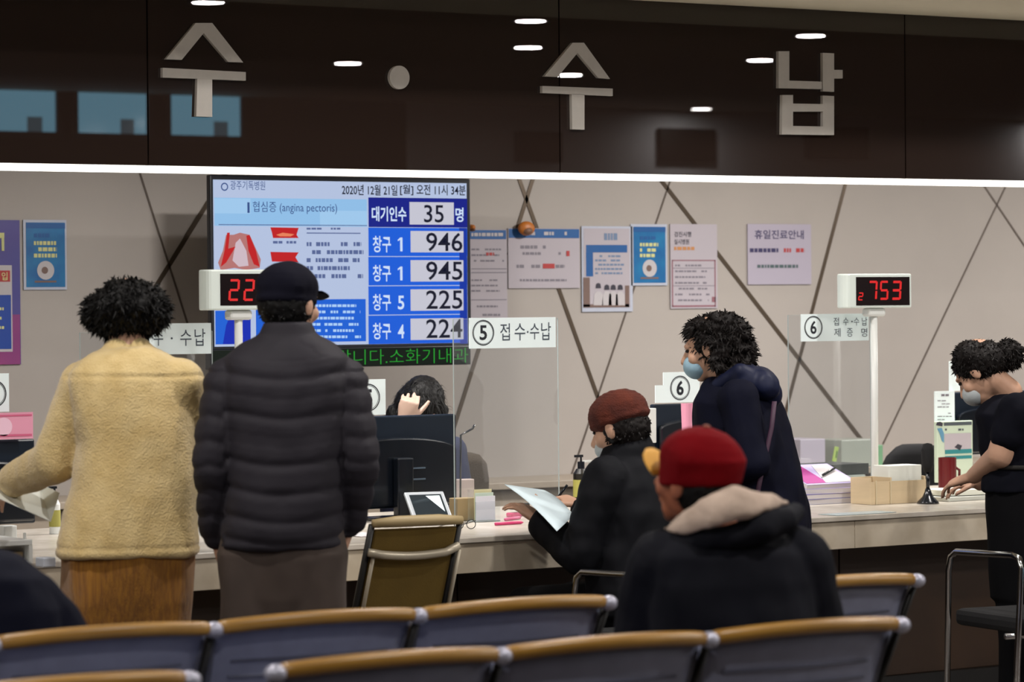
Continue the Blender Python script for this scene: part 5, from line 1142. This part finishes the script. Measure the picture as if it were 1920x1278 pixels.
# ---------------------------------------------------------------- P6 woman bending over the counter, right edge
def P6():
    px, D = 1905, 12.1; f, r = frame_at(px, D, -66); root = person('person in black short-sleeved top with hair bun bending over the counter', px, D)
    g = lambda X, Y_, o=0: pt(X, Y_, D + o); gz = lambda p, z: Vector((p.x, p.y, z))
    hf, hr = frame_at(px, D, -70); hm = headM(hf, hr, -42); hc = g(1836, 694)
    nb = g(1892, 735); shL, shR = g(1905, 772, -.15), g(1885, 765, .16); elL, elR = g(1876, 852, -.13), g(1865, 850, .25); wrL, wrR = g(1826, 892, .06), g(1838, 905, .34)
    hip = g(1945, 930); hipL, hipR = hip - r * .08, hip + r * .08; kL, kR = gz(hipL, .44), gz(hipR, .44); aL, aR = gz(hipL, .09), gz(hipR - f * .05, .09)
    body = MB(); head_blobs(body, hc, hm, .98); body.cap(nb, hc - hm @ Vector((0, .02, .06)), .050, .048)
    torso_rings(body, [(g(1925, 940), .15, .12), (g(1925, 880), .12, .10), (g(1912, 820), .14, .10), (g(1900, 768), .15, .09), (g(1896, 745), .08, .06)], f, r)
    for s_, e, w_ in ((shL, elL, wrL), (shR, elR, wrR)): body.cap(s_, e, .056, .050); body.cap(e, w_, .048, .030)
    dl = (g(1785, 905, .12) - wrL).normalized(); hand_blobs(body, wrL + dl * .01, dl, UP + r * -.3, r, 22, 1.05); dr = (g(1790, 912, .36) - wrR).normalized(); hand_blobs(body, wrR, dr, UP, -r, 25, .92)
    legs(body, hipL, hipR, kL, kR, aL, aR, f, .085, .055); feet(body, (aL, aR), f, .85)
    b = add('body', remesh(body, .006, 2), m_skin, root); eyes(b, hc, hm)
    j = MB(); rg = lambda X, Y_, a, c_: (g(X, Y_), a, c_)
    torso_rings(j, [rg(1894, 736, .06, .06), rg(1897, 748, .11, .09), rg(1903, 775, .175, .13), rg(1912, 820, .17, .14), rg(1918, 880, .16, .14), rg(1922, 920, .17, .15)], f, r, 32, .85)
    j.cap(shL, shL.lerp(elL, .55), .070, .066); j.cap(shR, shR.lerp(elR, .55), .070, .066)
    add('shirt', remesh(j, .0078, 3, fold(.010, 10, 1, 51)), M('black_shirt', '0e0f18', .9, var=.1, vs=8, spec=.12), root, 'black short-sleeved shirt')
    t = MB(); torso_rings(t, [(g(1928, 905), .17, .15), (g(1938, 960), .185, .16), (g(1940, 1040), .185, .155), (g(1940, 1120), .17, .15)], f, r)
    for h_, k, a in ((hipL, kL, aL), (hipR, kR, aR)):
        t.loft([(gz(h_, .75), r * .10, f * .13), (gz(k, .44), r * .095, f * .12), (gz(a, .1), r * .09, f * .11)], 20)
    add('trousers', remesh(t, .0085, 3, fold(.010, 8, .5, 55)), M('black_cotton', '0d0d10', .9, spec=.12), root, 'wide black trousers')
    s_ = MB(); [s_.cap(Vector((a.x, a.y, .05)) - f * .05, Vector((a.x, a.y, .042)) + f * .15, .046, .038) for a in (aL, aR)]; add('shoes', remesh(s_, .009, 2), m_mon, root)
    ha = MB(); ha.ell(g(1838, 678), .094, .106, .080, headM(hf, hr, -10)); ha.ell(g(1818, 668, -.02), .07, .06, .06, hm); ha.ell(g(1864, 686), .05, .045, .04); 
    hair = add('hair', hair_mesh(ha, hc, hm, 0, 0, 0, .014, 12, 1500), m_hairb, root)
    bn = MB(); bc = g(1890, 664); bn.ell(bc, .052, .050, .052)
    rnd = random.Random(3)
    for _ in range(40):
        v = Vector((rnd.gauss(0, 1), rnd.gauss(0, 1), rnd.gauss(0, 1))).normalized() * .046; bn.ell(bc + v, .014, .014, .014, None, 8, 6)
    add('hair_bun', hair_mesh(bn, bc, hm, 0, 0, 0, .018, 13, 700), m_hairb, root)
    mk = MB(); mk.ell(hc + hm @ Vector((0, .066, -.052)), .055, .052, .046, hm); add('face_mask', remesh(mk, .006, 2), M('mask_white', (.74, .77, .78), .8), root)
    be = MB(); be.loft([(g(1920, 868), r * .165, f * .145), (g(1920, 876), r * .168, f * .148)], 32, .85); add('belt', be.mesh('belt', True), M('belt_dark', (.10, .09, .08), .8), root)
P6()
# ---------------------------------------------------------------- P7 clerk behind the monitor
def P7():
    px, D = 786, 13.3; f, r = frame_at(px, D, 176); root = person('person with long black hair behind the large monitor, one fist raised', px, D)
    g = lambda X, Y_, o=0: pt(X, Y_, D + o); gz = lambda p, z: Vector((p.x, p.y, z))
    hm = headM(f, r, -32); hc = g(793, 765)
    nb = g(787, 812, .03); shL, shR = g(850, 845, .02), g(722, 845, .02); elR = g(712, 880, -.16); wrR = g(757, 790, -.24); elL, wrL = g(862, 930, .0), g(830, 960, -.22)
    hip = gz(g(787, 950, .12), .52); hipL, hipR = hip - r * .09, hip + r * .09; kL, kR = hipL + f * .4, hipR + f * .4; kL.z = kR.z = .5; aL, aR = gz(kL, .09), gz(kR, .09)
    m_pale = M('skin_pale', (.70, .59, .53), .5, var=.03, vs=12)
    body = MB(); head_blobs(body, hc, hm, .96); body.cap(nb, hc - UP * .05 - f * .03, .05, .048)
    torso_rings(body, [(gz(hip, .47), .16, .13), (gz(hip, .62), .13, .10), (g(787, 900, .1), .14, .10), (g(787, 848, .05), .15, .09), (g(787, 825, .03), .08, .06)], f, r)
    for s_, e, w_ in ((shL, elL, wrL), (shR, elR, wrR)): body.cap(s_, e, .042, .035); body.cap(e, w_, .035, .024)
    dr = (g(772, 740, -.26) - wrR).normalized(); hand_blobs(body, wrR, dr, -f * -1 + UP * .0, -r, 92, 1.0); dl = (wrL - elL).normalized(); hand_blobs(body, wrL, dl, UP, r, 20, .9)
    legs(body, hipL, hipR, kL, kR, aL, aR, f, .08, .055); feet(body, (aL, aR), f, .85)
    b = add('body', remesh(body, .0055, 2), m_pale, root); eyes(b, hc, hm, .96)
    j = MB(); torso_rings(j, [(g(787, 832, .03), .07, .06), (g(787, 845, .03), .15, .10), (g(787, 870, .05), .17, .12), (g(787, 920, .08), .16, .12), (gz(hip, .56), .16, .13)], f, r)
    for s_, e, w_ in ((shL, elL, wrL), (shR, elR, wrR.lerp(elR, .35))): j.cap(s_, e, .06, .052); j.cap(e, w_, .052, .04)
    add('uniform_top', remesh(j, .008, 3, fold(.006, 10, 1, 2)), M('navy_uniform', (.14, .16, .26), .8), root, 'navy uniform top')
    t = MB(); torso_rings(t, [(gz(hip, .47), .17, .14), (gz(hip, .56), .16, .13)], f, r)
    for h_, k, a in ((hipL, kL, aL), (hipR, kR, aR)): t.cap(h_, k, .09, .07); t.cap(k, a, .07, .055)
    add('trousers', remesh(t, .009, 2), M('black_cotton', '0d0d10', .9, spec=.12), root)
    ha = MB(); ha.ell(g(786, 756, .02), .100, .104, .090, None); ha.ell(hc + hm @ Vector((0, -.012, .036)), .088, .104, .094, hm); ha.ell(hc + hm @ Vector((.0, .045, .062)), .066, .045, .030, hm); ha.cap(g(742, 775, .02), g(736, 830, .02), .040, .036); ha.cap(g(824, 770, .02), g(830, 830, .02), .036, .032); ha.ell(g(786, 790, .06), .10, .05, .10); ha.ell(g(793, 742, -.06), .07, .04, .045)
    me = hair_mesh(ha, hc, hm, 0, 0, 0, .030, 14, 1800, .002, 1.2); add('hair', me, m_hair, root)
P7()
# ---------------------------------------------------------------- P8 seated figure cut by the lower left corner
def P8():
    px, D = -20, 8.05; f, r = frame_at(px, D, 18); root = person('person in dark navy jacket cut off at the lower left corner, shoulder only', px, D)
    g = lambda X, Y_, o=0: pt(X, Y_, D + o); gz = lambda p, z: Vector((p.x, p.y, z))
    hc = g(-125, 935, .12); hm = headM(f, r, -15)
    nb = g(-95, 1030, .05); shL, shR = g(-190, 1110), g(55, 1132, 0); elL, elR = g(-230, 1240, .05), g(142, 1250, .06); wrL, wrR = g(-150, 1260, .28), g(60, 1275, .32)
    hip = gz(g(-60, 1200, .0), .54); hipL, hipR = hip - r * .1, hip + r * .1; kL, kR = hipL + f * .42, hipR + f * .42; kL.z = kR.z = .5; aL, aR = gz(kL, .09), gz(kR, .09)
    body = MB(); head_blobs(body, hc, hm, 1.0); body.cap(nb, hc - UP * .06, .06, .056)
    torso_rings(body, [(gz(hip, .48), .17, .13), (gz(hip, .62), .16, .12), (g(-70, 1140), .17, .12), (g(-85, 1070), .14, .10)], f, r)
    for s_, e, w_ in ((shL, elL, wrL), (shR, elR, wrR)): body.cap(s_, e, .05, .04); body.cap(e, w_, .04, .028)
    hand_blobs(body, wrL, f, UP, r, 25); hand_blobs(body, wrR, f, UP, -r, 25); legs(body, hipL, hipR, kL, kR, aL, aR, f, .09, .06); feet(body, (aL, aR), f, .95)
    b = add('body', remesh(body, .0075, 2), m_skin, root); eyes(b, hc, hm)
    j = MB(); rg = lambda X, Y_, a, c_: (g(X, Y_), a, c_)
    torso_rings(j, [rg(-90, 1028, .09, .08), rg(-75, 1048, .15, .11), rg(-55, 1080, .19, .14), rg(-45, 1140, .22, .16), rg(-45, 1220, .23, .17), rg(-45, 1290, .23, .18)], f, r, 36, .9)
    for s_, e, w_ in ((shL, elL, wrL), (shR, elR, wrR)): j.cap(s_, e, .085, .082); j.cap(e, w_, .08, .056)
    add('jacket', remesh(j, .0085, 3, fold(.010, 8, 1, 61)), M('navy_black_nylon', '0c0e1c', .85, spec=.12), root, 'dark navy jacket')
    hr_ = MB(); hr_.ell(hc + hm @ Vector((0, -.02, .02)), .086, .10, .09, hm); add('hair', hair_mesh(hr_, hc, hm, 0, 0, 0, .012, 16, 500), m_hair, root)
    t = MB(); torso_rings(t, [(gz(hip, .47), .19, .16), (gz(hip, .56), .18, .15)], f, r)
    for h_, k, a in ((hipL, kL, aL), (hipR, kR, aR)): t.cap(h_, k, .095, .078); t.cap(k, a, .078, .062)
    add('trousers', remesh(t, .009, 3), M('black_cotton', '0d0d10', .9, spec=.12), root)
P8()
